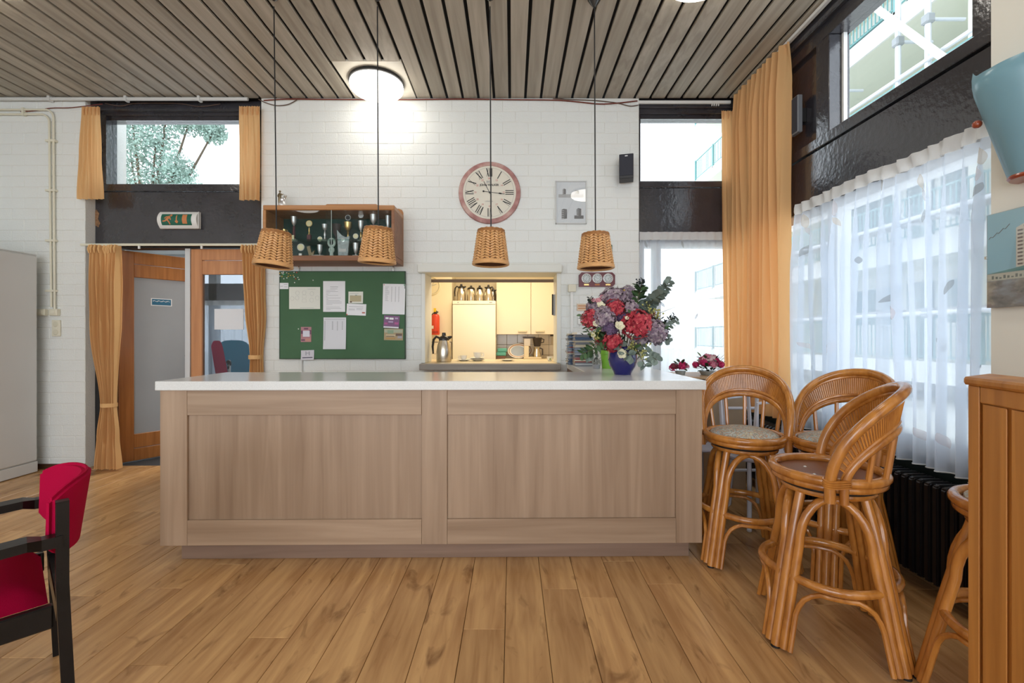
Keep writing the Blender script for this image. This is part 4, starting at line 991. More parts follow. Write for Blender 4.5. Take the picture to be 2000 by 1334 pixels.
# --- triple clock plaque
y = YF - .02; tc3 = T('triple_clock', 'dark red plaque with three small silver clocks', 'clock', (WX(1166, y), YF - .008, WZ(546, y)))
hw, hh = .166, .066; bm = bmesh.new(); oc = .025
prism(bm, [(-hw, -hh), (hw - oc, -hh), (hw, -hh + oc), (hw, hh - oc), (hw - oc, hh), (-hw + oc, hh), (-hw, hh - oc)], -.014, .006); P('plaque', bm, mat('oxblood_lacquer', (.13, .020, .030), .3), tc3)
for i in range(3):
    dx = -.097 + .099 * i
    bm = bmesh.new(); lathe(bm, [(.036, 0), (.045, .0), (.045, .008), (.040, .010), (.036, .004)], 32, M=Matrix.Translation((dx, -.014, .010)) @ FACE); b_ = P('bezel', bm, m_silver, tc3, True)
    bm = bmesh.new(); lathe(bm, [(0, .002), (.037, .002)], 32, M=Matrix.Translation((dx, -.014, .010)) @ FACE); P('dial', bm, mat('small_dial', (.62, .66, .66), .4), b_)
    bm = bmesh.new()
    for k in range(12):
        a = k * PI / 6; bar(bm, dx + .022 * math.sin(a), .010 + .022 * math.cos(a), dx + .034 * math.sin(a), .010 + .034 * math.cos(a), .004, -.0165)
    for a, l_ in ((.6 + i, .016), (3.5 + i * 2, .025)): bar(bm, dx, .010, dx + l_ * math.sin(a), .010 + l_ * math.cos(a), .002, -.0166)
    P('hands', bm, m_ink, b_); P('name_plate', B(dx - .022, dx + .022, -.017, -.014, -.054, -.041), m_gold if i != 1 else mat('copper_plate', (.30, .12, .05), .3, .8), tc3)
# --- white box and cable trunking, thermostat, notices
y = YF - .02
t = T('junction_box', 'cream junction box with white cable trunking beside the hatch', 'junction box', (WX(1117, y), YF - .004, WZ(563, y)))
P('box', B(-.036, .036, -.04, .004, -.034, .034, bev=.004), m_cream, t); P('trunking', B(-.012, .012, -.018, .004, -.40, -.034), m_white, t)
t = T('notice_card', 'orange-lettered card on the wall behind the bouquet', 'notice', (WX(1139, y), YF - .006, WZ(600, y)))
P('card', B(-.055, .055, -.004, .004, -.032, .032), mat('card_peach', (.72, .55, .40), .6), t)
bm = bmesh.new()
for r_ in range(2): box(bm, -.045, .045 - r_ * .01, -.0052, -.004, .008 - r_ * .022, .016 - r_ * .022)
P('printed_lines', bm, mat('ink_orange', (.55, .22, .08), .6), t)
t = T('thermostat', 'white wall thermostat with grey display behind the bouquet', 'thermostat', (WX(1141, y), YF - .006, WZ(623, y)))
P('case', B(-.06, .06, -.025, .004, -.05, .05, bev=.004), m_white, t); P('display', B(-.045, .02, -.027, -.025, .012, .036), mat('lcd_grey', (.20, .25, .27), .3), t)
y = YF - .02; t = tag(P('wall_sign', B(WX(1184, y), WX(1196, y), YF - .02, YF - .004, WZ(515, y), WZ(478, y), bev=.003), mat('sign_green', (.06, .16, .10), .5), None), 'small green framed sign half hidden by a wicker lamp', 'sign')
P('sign_face', B(WX(1186, y), WX(1194, y), YF - .0215, YF - .02, WZ(511, y), WZ(482, y)), mat('sign_sage', (.35, .45, .38), .5), t)
# --- exit sign
ye = YD - .05; t = T('exit_sign', 'white emergency exit box with green running man panel on black panel', 'exit sign', (WX(347, ye), YD - .004, WZ(429, ye)))
hw, hh = .182, .078
def arc_y(z): return -.062 + .040 * (z / hh) ** 2
def curved(bm, x0, x1, z0, z1, off, n=10):
    grid(bm, 1, n, lambda u, v: Vector((x0 + (x1 - x0) * u, arc_y(z0 + (z1 - z0) * v) - off, z0 + (z1 - z0) * v)))
bm = bmesh.new(); n = 12; pr_ = [(arc_y(-hh + 2 * hh * k / n), -hh + 2 * hh * k / n) for k in range(n + 1)] + [(.0, hh), (.0, -hh)]
prism(bm, pr_, -hw, hw, M=Matrix(((0, 1, 0, 0), (1, 0, 0, 0), (0, 0, 1, 0), (0, 0, 0, 1)))); P('housing', bm, m_white, t, True)
P('end_cap', B(hw, hw + .006, -.036, 0, -hh, hh, bev=.002), m_white, t)
bm = bmesh.new(); curved(bm, -.145, .135, -.052, .052, .0015); P('green_panel', bm, mat('exit_green', (.015, .13, .085), .4), t, True)
m_exo = mat('exit_orange', (.62, .23, .085), .5)
bm = bmesh.new()
def cbar(x0, z0, x1, z1, w_):
    n_ = 5; d = Vector((x1 - x0, z1 - z0)); l_ = d.length; d /= l_; q = Vector((-d.y, d.x)) * w_ / 2
    grid(bm, 1, n_, lambda u, v: Vector((x0 + d.x * l_ * v + q.x * (2 * u - 1), arc_y(z0 + d.y * l_ * v + q.y * (2 * u - 1)) - .003, z0 + d.y * l_ * v + q.y * (2 * u - 1))))
cbar(-.058, .030, -.048, .046, .020)
cbar(-.062, .028, -.092, -.004, .022); cbar(-.066, .026, -.098, .022, .010); cbar(-.098, .022, -.110, .006, .009); cbar(-.064, .020, -.052, -.006, .010)
cbar(-.090, -.002, -.072, -.022, .013); cbar(-.072, -.022, -.066, -.046, .012); cbar(-.092, -.004, -.108, -.016, .013); cbar(-.108, -.016, -.130, -.018, .011)
P('running_man', bm, m_exo, t); bm = bmesh.new(); cbar(0, .038, 0, -.012, .010); cbar(0, -.034, -.013, -.016, .009); cbar(0, -.034, .013, -.016, .009); cbar(0, -.010, 0, -.034, .014); P('arrow', bm, m_exo, t)
bm = bmesh.new(); curved(bm, .052, .096, -.040, .044, .003); P('doorway', bm, m_exo, t)
# --- notice board
yb = YF - .03; bx0, bx1, bz0, bz1 = WX(545.5, yb), WX(791.5, yb), WZ(701.5, yb), WZ(529.5, yb)
nb = T('notice_board', 'green felt notice board hanging from two hooks on the brick wall', 'notice board', ((bx0 + bx1) / 2, YF, (bz0 + bz1) / 2)); hw, hh = (bx1 - bx0) / 2, (bz1 - bz0) / 2
m_felt = mat('green_felt', (.068, .150, .078), .9, mott=(1.6, .16), bump=(300, .15))
P('felt_panel', B(-hw + .006, hw - .006, -.030, -.006, -hh + .006, hh - .006), m_felt, nb)
m_bedge = mat('board_edge_green', (.030, .065, .038), .6)
for a in ((-hw, hw, hh - .007, hh), (-hw, hw, -hh, -hh + .007), (-hw, -hw + .007, -hh, hh), (hw - .007, hw, -hh, hh)): P('edge_strip', B(a[0], a[1], -.033, -.004, a[2], a[3], bev=.001), m_bedge, nb)
for px in (582, 767):
    x = WX(px, yb) - (bx0 + bx1) / 2; bm = bmesh.new(); tube(bm, [(x, -.012, hh - .01), (x, -.012, hh + .03), (x + .008, -.016, hh + .038), (x - .004, -.018, hh + .042)], .004, 6); box(bm, x - .008, x + .008, -.012, .0, hh + .022, hh + .040); P('hanging_hook', bm, m_steel, nb)
yp = yb - .004
def paper(name, label, cat, px0, px1, py0, py1, m, lines=None, rz=0.0, curl=0.0, extra=None, th=.0008):
    x0, x1, z0, z1 = WX(px0, yp), WX(px1, yp), WZ(py1, yp), WZ(py0, yp); hw_, hh_ = (x1 - x0) / 2, (z1 - z0) / 2
    t = T(name, label, cat, ((x0 + x1) / 2, yb - .0015, (z0 + z1) / 2)); t.rotation_euler = (0, rz, 0)
    cy = lambda z: -curl * ((hh_ - z) / (2 * hh_)) ** 2
    bm = bmesh.new()
    if curl:
        zs = [-hh_ + 2 * hh_ * k / 8 for k in range(9)]
        prism(bm, [(cy(z) - .0006 - th, z) for z in zs] + [(cy(z) - .0006, z) for z in reversed(zs)], -hw_, hw_, M=Matrix(((0, 1, 0, 0), (1, 0, 0, 0), (0, 0, 1, 0), (0, 0, 0, 1))))
    else: box(bm, -hw_, hw_, -.0014, 0, -hh_, hh_)
    P('sheet', bm, m, t)
    if lines:
        bm = bmesh.new()
        for a, b_, z, h in lines:
            zz_ = hh_ - z * 2 * hh_; bar(bm, -hw_ + a * 2 * hw_, zz_, -hw_ + b_ * 2 * hw_, zz_, h, cy(zz_) - .0014 - th)
        P('printed_lines', bm, m_inkg, t)
    for (a, b_, z, h, mm) in (extra or []):
        zz_ = hh_ - z * 2 * hh_; bm = bmesh.new(); bar(bm, -hw_ + a * 2 * hw_, zz_, -hw_ + b_ * 2 * hw_, zz_, h, cy(zz_) - .0020 - th - .0003 * R.random()); P('printed_patch', bm, mm, t)
    return t
mc = lambda n, c: mat(n, c, .55)
paper('paper_card', 'tiny white card pinned at the top left edge of the green board', 'paper', 545.5, 563, 552.5, 564.5, m_paper, [(.5, .9, .25, .003), (.1, .4, .55, .003), (.55, .9, .65, .003)])
t = paper('drawing_sheet', 'wide white sheet with faint pencil circles, second from the upper left', 'paper', 564.5, 625, 560.5, 603.5, m_paperc, [(.6, .85, .10, .002), (.35, .8, .95, .002)])
for u, v in ((.27, .27), (.49, .26), (.74, .30), (.26, .5), (.1, .52), (.73, .6), (.91, .5)):
    c = (-.141 + .282 * u, -.0028, .1 - .2 * v); bm = bmesh.new(); tube(bm, [(c[0] + .017 * math.cos(k), c[1], c[2] + .019 * math.sin(k)) for k in [2 * PI * q / 14 for q in range(14)]], .0007, 4, closed=True); P('pencil_circle', bm, mat('pencil', (.50, .52, .50), .7), t)
for u, v in ((.49, .43), (.49, .62)):
    c = (-.141 + .282 * u, -.0028, .1 - .2 * v); bm = bmesh.new(); tube(bm, [(c[0] + sx * .018, c[1], c[2] + sz * .014) for sx, sz in ((-1, -1), (1, -1), (1, 1), (-1, 1))], .0007, 4, closed=True); P('pencil_square', bm, mat('pencil', (.50, .52, .50), .7), t)
ll = [(.32, .68, .19, .004), (.32, .65, .255, .003)] + [(.14, .14 + q, .30 + i * .042, .0022) for i, q in enumerate((.42, .54, .18, .10, .55, .06, .66, .10, .62, .70, .70, .28, .0, .62, .68, .20)) if q]
paper('letter_sheet', 'white printed letter pinned upright on the upper middle of the board', 'paper', 631, 674, 549, 609, m_paper, ll)
ll = [(.06, .95, .06, .003)] + [(.05, .08, .12 + i * .022, .0045) for i in range(28)] + [(.38, .43, .13 + i * .025, .004) for i in range(11)] + [(.60, .64, .13 + i * .025, .004) for i in range(12)] + [(.82, .86, .13 + i * .025, .004) for i in range(11)]
paper('list_stack', 'thick bundle of printed lists pinned below the letter', 'paper', 632, 676, 620, 682, mat('paper_greyish', (.70, .71, .75), .6), ll, 0, .012, th=.004)
ll = [(.10, .10 + R.uniform(.08, .2), .10 + i * .035, .002) for i in range(14)] + [(a, a + .035, .10 + i * .028, .0035) for a in (.38, .55, .70) for i in range(18)]
paper('list_sheet', 'white sheet with printed columns on the right side of the board', 'paper', 747.5, 791, 554.5, 614, m_paper, ll, math.radians(1.2), .004, [(.03, .07, .035, .006, mc('pin_red', (.6, .05, .04))), (.93, .98, .03, .007, mc('pin_green', (.03, .35, .12)))])
paper('picture_card', 'small card with a coloured interior drawing, upper middle of board', 'picture card', 680.5, 709, 569.5, 592.5, m_paperc, [(.1, .7, .17, .002)], 0, .004, [(.10, .88, .60, .058, mc('card_sand', (.48, .42, .26))), (.12, .28, .55, .05, mc('card_blue', (.20, .40, .48))), (.46, .60, .42, .03, mc('card_teal', (.20, .33, .36))), (.74, .84, .52, .03, mc('card_olive', (.28, .30, .22))), (.1, .25, .88, .012, mc('card_brown', (.14, .09, .06)))])
paper('note_sheet', 'small white note with red marks below the coloured card', 'paper', 677, 715, 593.5, 616, m_paper, [(.1, .85, .25, .003), (.1, .42, .45, .0025), (.1, .42, .55, .0025), (.5, .85, .40, .0025), (.5, .80, .5, .0025)], math.radians(2), .004, [(.80, .95, .75, .012, mc('mark_red', (.50, .14, .10))), (.0, .06, .95, .01, mc('pin_red', (.6, .05, .04)))])
paper('photo_print', 'purple-toned photograph of a seated room on the right of the board', 'photo', 749.5, 780, 616.5, 641, mc('photo_purple', (.20, .09, .20)), None, math.radians(3), .008, [(.02, .98, .93, .012, m_paper), (.1, .3, .22, .016, m_paper), (.35, .62, .24, .018, m_paper), (.7, .9, .2, .014, mc('photo_lilac', (.45, .34, .52))), (.3, .6, .5, .012, mc('photo_lilac', (.45, .34, .52))), (.7, .95, .6, .020, mc('photo_magenta', (.42, .09, .26))), (.05, .25, .65, .018, mc('photo_magenta', (.42, .09, .26)))])
paper('photo_print', 'yellowish photograph of a long table, lowest right on the board', 'photo', 750, 787, 642, 664.5, mc('photo_tan', (.40, .30, .16)), None, math.radians(1), .002, [(.02, .98, .2, .03, mc('photo_sage', (.40, .42, .30))), (.18, .5, .28, .032, mc('photo_green', (.24, .34, .22))), (.1, .6, .58, .014, mc('photo_beige', (.58, .48, .30))), (.12, .55, .66, .006, mc('card_brown', (.14, .09, .06))), (.62, .95, .52, .022, mc('card_brown', (.14, .09, .06))), (.72, .95, .72, .022, mc('photo_grey', (.38, .36, .38))), (.1, .6, .85, .014, mc('photo_ochre', (.46, .27, .08)))])
paper('photo_print', 'upright pink and white photograph low on the left of the board', 'photo', 587.5, 608, 638.5, 668, mc('photo_rose', (.42, .20, .22)), None, 0, .003, [(.2, .85, .45, .055, mc('photo_white', (.66, .66, .74))), (.3, .7, .12, .014, mc('photo_plum', (.14, .05, .10))), (.02, .2, .35, .03, mc('photo_plum', (.14, .05, .10))), (.80, .98, .35, .04, mc('photo_plum', (.14, .05, .10))), (.45, .95, .86, .030, mc('photo_salmon', (.52, .24, .20))), (.05, .4, .87, .012, mc('photo_plum', (.14, .05, .10)))])
paper('folded_card', 'folded grey photo card curling off the bottom edge of the board', 'paper', 588, 613.5, 684, 703, mat('card_lilac', (.62, .60, .66), .6), None, math.radians(-2), .014, [(.12, .9, .76, .008, mc('card_ink', (.06, .05, .09))), (.35, .42, .4, .05, mc('card_greyl', (.36, .36, .42))), (.6, .68, .42, .05, mc('card_greyl', (.36, .36, .42))), (.4, .62, .3, .006, mc('card_greyl', (.36, .36, .42)))])
pins = [(547, 534, 3), (551, 533, 0), (554, 532, 0), (553.5, 535, 0), (555, 537, 1), (547.5, 539.5, 0), (551.5, 540, 3), (560.5, 533, 0), (564.5, 534.5, 3), (568, 538, 3), (563.5, 540, 3), (561, 543, 0), (555, 544.5, 0), (575, 532, 0), (580, 532.5, 2), (573.5, 538, 3), (575, 541, 0), (582.5, 542, 0), (584.5, 546, 0), (578, 544.5, 2), (576, 552, 0), (612, 547.5, 0), (583.5, 642.5, 0), (557, 536, 1)]
bm = bmesh.new(); lathe(bm, [(0, .010), (.0045, .0095), (.0055, .006), (.003, .003), (.003, 0)], 10, M=FACE)
pin_me = [mesh('pin', bm, mat('pin_white', (.80, .82, .78), .3), True)]
for nm, c in (('pin_green', (.03, .35, .12)), ('pin_red', (.6, .05, .04)), ('pin_yellow', (.65, .42, .06))):
    me = pin_me[0].copy(); me.materials.clear(); me.materials.append(mat(nm, c, .4)); pin_me.append(me)
plab = ['white push pin stuck in the green notice board', 'green push pin stuck in the green notice board', 'red push pin stuck in the green notice board', 'yellow push pin stuck in the green notice board']
for px, py, c in pins: tag(link('push_pin', pin_me[c], None, (WX(px, yb), yb + .0005, WZ(py, yb))), plab[c], 'push pin', 'push pins on the notice board, ' + plab[c].split()[0])
cable('grey cable dropping down the wall below the notice board', [(WX(590, YF - .01), YF - .01, WZ(703, YF)), (WX(590, YF - .01), YF - .01, WZ(730, YF)), (WX(590, YF - .01), YF - .01, .62)], m_grey, .006)
# --- trophy case
YT = 3.87; tx0, tx1, tz0, tz1 = WX(512.5, YT), WX(770, YT), WZ(509, YT), WZ(400, YT)
tcs = T('trophy_case', 'teak wall showcase with sliding glass full of trophies', 'display case', ((tx0 + tx1) / 2, YF, tz0)); hw = (tx1 - tx0) / 2; H = tz1 - tz0; D = YF - YT - .003
m_tk = wood('case_teak', (.36, .15, .045), (.50, .235, .085), 0, .4, 30, stretch=.06, coat=.2); m_tkd = wood('case_teak_dark', (.20, .075, .03), (.30, .13, .055), 0, .45, 30, stretch=.06)
P('bottom_board', B(-hw, hw, -D, -.01, 0, .045, bev=.004), m_tkd, tcs); P('top_board', B(-hw, hw, -D, -.01, H - .042, H, bev=.006), m_tk, tcs)
P('side_board', B(-hw, -hw + .026, -D, -.01, .045, H - .042, bev=.003), m_tk, tcs); P('side_board', B(hw - .026, hw, -D, -.01, .045, H - .042, bev=.003), m_tkd, tcs)
bm = bmesh.new(); zr = H + .098
prism(bm, [(-hw, .0), (hw, 0), (hw, H + .02), (hw - .012, H + .045), (hw - .04, H + .056), (hw - .18, H + .06), (hw - .25, zr), (-hw + .42, zr), (-hw + .36, H + .06), (-hw, H + .055)], -.012, -.002); P('back_board', bm, m_tk, tcs)
P('back_felt', B(-hw + .026, hw - .026, -.022, -.012, .045, H - .042), mat('case_green_felt', (.008, .060, .050), .9), tcs)
P('glass_shelf', B(-hw + .026, hw - .026, -D + .05, -.022, .188, .194), glass('shelf_glass', (.75, .88, .84)), tcs)
P('sliding_pane', B(-hw + .02, .02, -D + .012, -D + .016, .040, H - .036), glass('case_glass', (.93, .95, .95), .5), tcs); P('sliding_pane', B(-.03, hw - .02, -D + .022, -D + .026, .040, H - .036), MATS['case_glass'], tcs)
P('pane_edge', B(.018, .022, -D + .011, -D + .017, .044, H - .042), mat('glass_edge', (.45, .55, .52), .2), tcs)
m_plum = mat('plum_marble', (.12, .03, .035), .2); m_marb = mat('white_marble', (.74, .73, .70), .25); m_cry = mat('crystal', (.48, .54, .55), .08, coat=.6, mott=(40, .35)); m_mint = mat('mint_plastic', (.62, .75, .68), .4)
m_disc = mat('medal_pale_gold', (.70, .62, .38), .35, .6)
YTR = 4.02; ctx = (tx0 + tx1) / 2; shz = tz0 + .1945; btz = tz0 + .0455
def trophy(kind, label, zx, ztop, zbase_px, shelf, w_, group='trophies in the showcase'):
    """zx, ztop: column and top in the 2000x1200 view of the case"""
    px, py = 500 + zx * .15, 350 + ztop * .15; base = shz if shelf else btz; yt_ = 4.03 if shelf else 3.985
    x = WX(px, yt_); h = WZ(py, yt_) - base; w_ = w_ * .15 * yt_ / F
    t = T('trophy', label, 'trophy', (x, yt_, base), 0, group)
    def lt(nm, pf, m): bm = bmesh.new(); lathe(bm, pf, 20); return P(nm, bm, m, t, True)
    def disc(z, r, m, rim=None, th=.006):
        bm = bmesh.new(); lathe(bm, [(0, th), (r * .82, th), (r * .84, th * .6), (r * .84, 0), (0, 0)], 24, M=Matrix.Translation((0, th / 2, z)) @ FACE); P('medal', bm, m, t, True)
        bm = bmesh.new(); ring_pts = [(r * .9 * math.cos(2 * PI * k / 24), 0, z + r * .9 * math.sin(2 * PI * k / 24)) for k in range(24)]; tube(bm, ring_pts, r * .12, 6, closed=True); P('medal_rim', bm, rim or m_silver, t, True)
    def cup(z0_, z1_, r, m, stem=True):
        hh_ = z1_ - z0_
        lt('cup', [(0, z0_), (r * .30, z0_ + .02 * hh_), (r * .22, z0_ + .12 * hh_), (r * .6, z0_ + .25 * hh_), (r * .95, z0_ + .55 * hh_), (r, z0_ + .92 * hh_), (r * 1.06, z1_), (r * .95, z1_ - .001), (r * .85, z0_ + .6 * hh_), (0, z0_ + .35 * hh_)], m)
    def base_block(m, bw, bh): P('base', B(-bw, bw, -bw * .8, bw * .8, 0, bh, bev=.002), m, t)
    if kind == 'cup': base_block(m_marb, w_ * .5, h * .10); lt('stem', [(0, h * .10), (w_ * .35, h * .10), (w_ * .16, h * .2), (w_ * .24, h * .3), (w_ * .12, h * .42), (0, h * .45)], m_gold); cup(h * .42, h * .98, w_ * .5, m_silver)
    if kind == 'goldcup':
        base_block(m_marb, w_ * .5, h * .12); lt('stem', [(0, h * .1), (w_ * .3, h * .12), (w_ * .1, h * .3), (0, h * .5)], m_gold); cup(h * .4, h, w_ * .36, m_gold)
        for s in (-1, 1):
            bm = bmesh.new(); tube(bm, [(s * w_ * .28, 0, h * .55), (s * w_ * .6, 0, h * .7), (s * w_ * .55, 0, h * .95), (s * w_ * .34, 0, h * .95)], .0025, 6); P('handle', bm, m_gold, t, True)
    if kind == 'column': base_block(m_marb, w_ * .45, h * .10); lt('column', [(0, h * .1), (w_ * .22, h * .1), (w_ * .22, h * .62), (0, h * .62)], m_plum); P('plate', B(-w_ * .25, w_ * .25, -w_ * .5, -w_ * .36, .002, h * .24), m_disc, t); cup(h * .6, h, w_ * .5, m_silver)
    if kind == 'disc': base_block(m_plum, w_ * .30, h * .32); lt('neck', [(0, h * .3), (w_ * .2, h * .32), (w_ * .08, h * .42), (w_ * .14, h * .5), (w_ * .08, h * .66), (0, h * .66)], m_gold); disc(h - w_ * .52, w_ * .52, m_disc, m_gold)
    if kind == 'goblet': base_block(m_marb, w_ * .38, h * .10); lt('stem', [(0, h * .1), (w_ * .26, h * .12), (w_ * .12, h * .3), (w_ * .24, h * .38), (w_ * .10, h * .6), (0, h * .65)], m_silver); cup(h * .6, h, w_ * .5, m_silver)
    if kind == 'wreathcup':
        base_block(m_marb, w_ * .40, h * .05); lt('stem', [(0, h * .05), (w_ * .28, h * .06), (w_ * .10, h * .14), (w_ * .16, h * .2), (w_ * .08, h * .34), (0, h * .36)], m_gold)
        g_ = 'gold' in label; cup(h * .33, h * .72, w_ * (.5 if g_ else .38), m_gold if g_ else m_silver); disc(h - w_ * .36, w_ * .36, m_blackm if g_ else m_steel, m_silver)
    if kind == 'medalcup':
        bw = w_ * .45
        if 'plate' in label: bm = bmesh.new(); lathe(bm, [(0, 0), (w_ * 1.4, 0), (w_ * 1.45, .012), (0, .012)], 28); P('marble_plate', bm, m_marb, t, True)
        else: base_block(m_marb, bw, .02)
        lt('stem', [(0, .012), (w_ * .28, .014), (w_ * .08, h * .12), (0, h * .14)], m_gold); cup(h * .1, h * .60, w_ * .46, m_silver); lt('neck', [(0, h * .58), (w_ * .12, h * .6), (w_ * .06, h * .7), (0, h * .72)], m_blackm); disc(h - w_ * .46, w_ * .46, m_disc, m_marb)
    if kind == 'plaque': base_block(m_steel, w_ * .22, h * .30); disc(h - w_ * .5, w_ * .5, m_disc, m_marb)
    if kind == 'slab':
        bm = bmesh.new(); prism(bm, [(-w_ * .38, 0), (w_ * .34, 0), (w_ * .5, h * .78), (w_ * .2, h * .72), (-w_ * .1, h * .78), (-w_ * .5, h)], -.012, .012); bmesh.ops.bevel(bm, geom=bm.edges[:], offset=.002, segments=1, affect='EDGES'); P('crystal_slab', bm, m_cry, t)
        P('plate', B(-w_ * .3, w_ * .24, -.0145, -.012, h * .2, h * .31), m_marb, t); bm = bmesh.new(); lathe(bm, [(0, .004), (w_ * .15, .003), (w_ * .16, 0)], 18, M=Matrix.Translation((0, -.012, h * .62)) @ FACE); P('boss', bm, m_steel, t, True)
    if kind == 'ornate':
        bm = bmesh.new(); prism(bm, [(-w_ * .2, 0), (w_ * .25, 0), (w_ * .2, h * .28), (-w_ * .2, h * .28)], -.006, .006); P('foot', bm, m_mint, t)
        for z, r in ((h * .40, w_ * .24), (h * .78, w_ * .40)):
            bm = bmesh.new(); tube(bm, [(r * math.cos(2 * PI * k / 20), 0, z + r * 1.25 * math.sin(2 * PI * k / 20)) for k in range(20)], w_ * .17, 6, closed=True); P('loop', bm, m_mint, t, True)
        bm = bmesh.new(); prism(bm, [(0, h * .66), (w_ * .22, h * .8), (w_ * .1, h * .84), (0, h * .78), (-w_ * .1, h * .84), (-w_ * .22, h * .8)], -.003, .003); P('heart', bm, m_blackm, t)
    if kind == 'bowl':
        m = mat('smoked_glass', (.06, .05, .05), .65, spec=.2); base_block(m, w_ * .18, h * .08); lt('stem', [(0, .0), (w_ * .2, h * .08), (w_ * .05, h * .25), (0, h * .3)], m)
        lt('dish', [(0, h * .25), (w_ * .14, h * .27), (w_ * .34, h * .52), (w_ * .42, h * .92), (w_ * .47, h), (w_ * .44, h * .985), (w_ * .38, h * .9), (w_ * .3, h * .55), (0, h * .32)], m)
    if kind == 'twisted':
        m = mat('smoked_glass', (.06, .05, .05), .65, spec=.2); bm = bmesh.new(); prism(bm, [(-.01, 0), (w_ * .3, 0), (w_ * .5, h * .6), (w_ * .1, h * .4), (-w_ * .1, h), (-w_ * .5, h * .9)], -.008, .008); P('figure', bm, m_bronze, t); P('base', B(-w_ * .3, w_ * .3, -.02, .02, -.001, .006), m, t)
m_bronze = mat('old_bronze', (.22, .17, .10), .35, .8)
for a in (('goldcup', 'small gold cup with two handles behind the wicker lamp', 368, 655, 0, 1, 75), ('plaque', 'white round medal showing above the nearest wicker lamp', 425, 698, 0, 1, 48), ('column', 'silver bowl trophy on a tall plum marble column', 494, 490, 0, 1, 74), ('disc', 'pale gold round disc trophy on red base', 692, 535, 0, 1, 80), ('goblet', 'small silver goblet trophy beside the pane joint', 897, 588, 0, 1, 72),
          ('bowl', 'smoked glass dish trophy behind the crystal slab', 1050, 590, 0, 1, 130), ('wreathcup', 'gold bowl trophy with a silver wreath ring on top', 1198, 465, 0, 1, 100), ('wreathcup', 'slim silver cup trophy with a round emblem on top', 1366, 440, 0, 1, 92), ('column', 'silver bowl trophy on purple column above the wicker lamp', 1530, 460, 0, 1, 92), ('cup', 'silver and gold cup trophy in the far corner of the case', 1718, 470, 0, 1, 62),
          ('plaque', 'round pale gold plaque trophy on the lower shelf', 583, 838, 0, 0, 96), ('twisted', 'little twisted bronze figure trophy on the lower shelf', 715, 868, 0, 0, 100), ('medalcup', 'silver medal cup trophy on a white marble plate', 832, 745, 0, 0, 72), ('ornate', 'pale mint trophy of stacked loops with a heart', 983, 772, 0, 0, 96), ('slab', 'large jagged crystal slab trophy with a white name plate', 1140, 660, 0, 0, 165), ('medalcup', 'silver medal cup trophy with gold foot on the lower shelf', 1298, 706, 0, 0, 78), ('medalcup', 'silver medal cup trophy half hidden behind a wicker lamp', 1400, 752, 0, 0, 76)):
    trophy(*a)
# statuette on the case
st_ = T('statuette', 'silver and gold sports statuette on a black block on top of the showcase', 'statuette', (WX(549, 4.05), 4.05, tz1 + .0005))
P('base', B(-.045, .045, -.03, .03, 0, .028, bev=.003), m_blackm, st_)
bm = bmesh.new(); lathe(bm, [(0, .028), (.032, .028), (.036, .05), (.026, .075), (.018, .085), (.022, .10), (.012, .112), (0, .115)], 18, c=(.012, 0, 0)); P('silver_body', bm, m_silver, st_, True)
bm = bmesh.new(); tube(bm, [(-.014, 0, .05), (-.013, -.004, .085), (-.012, 0, .12), (-.010, 0, .150), (-.010, 0, .158)], [.010, .012, .013, .012, .005], 8); ball(bm, (-.010, 0, .170), .0095); tube(bm, [(-.018, 0, .150), (-.028, -.004, .132), (-.022, -.012, .118)], [.006, .005, .004], 6); tube(bm, [(-.002, 0, .150), (.010, -.006, .138), (.022, -.004, .146)], [.006, .005, .004], 6); P('gold_figure', bm, m_bronze, st_, True)
bm = bmesh.new(); tube(bm, [(.030, 0, .10), (.032, 0, .118), (.030, 0, .128)], [.006, .010, .006], 8); ball(bm, (.034, 0, .133), .009); tube(bm, [(.034, 0, .118), (.048, 0, .124), (.050, 0, .138)], [.005, .004, .003], 6); P('silver_figure', bm, m_steel, st_, True)
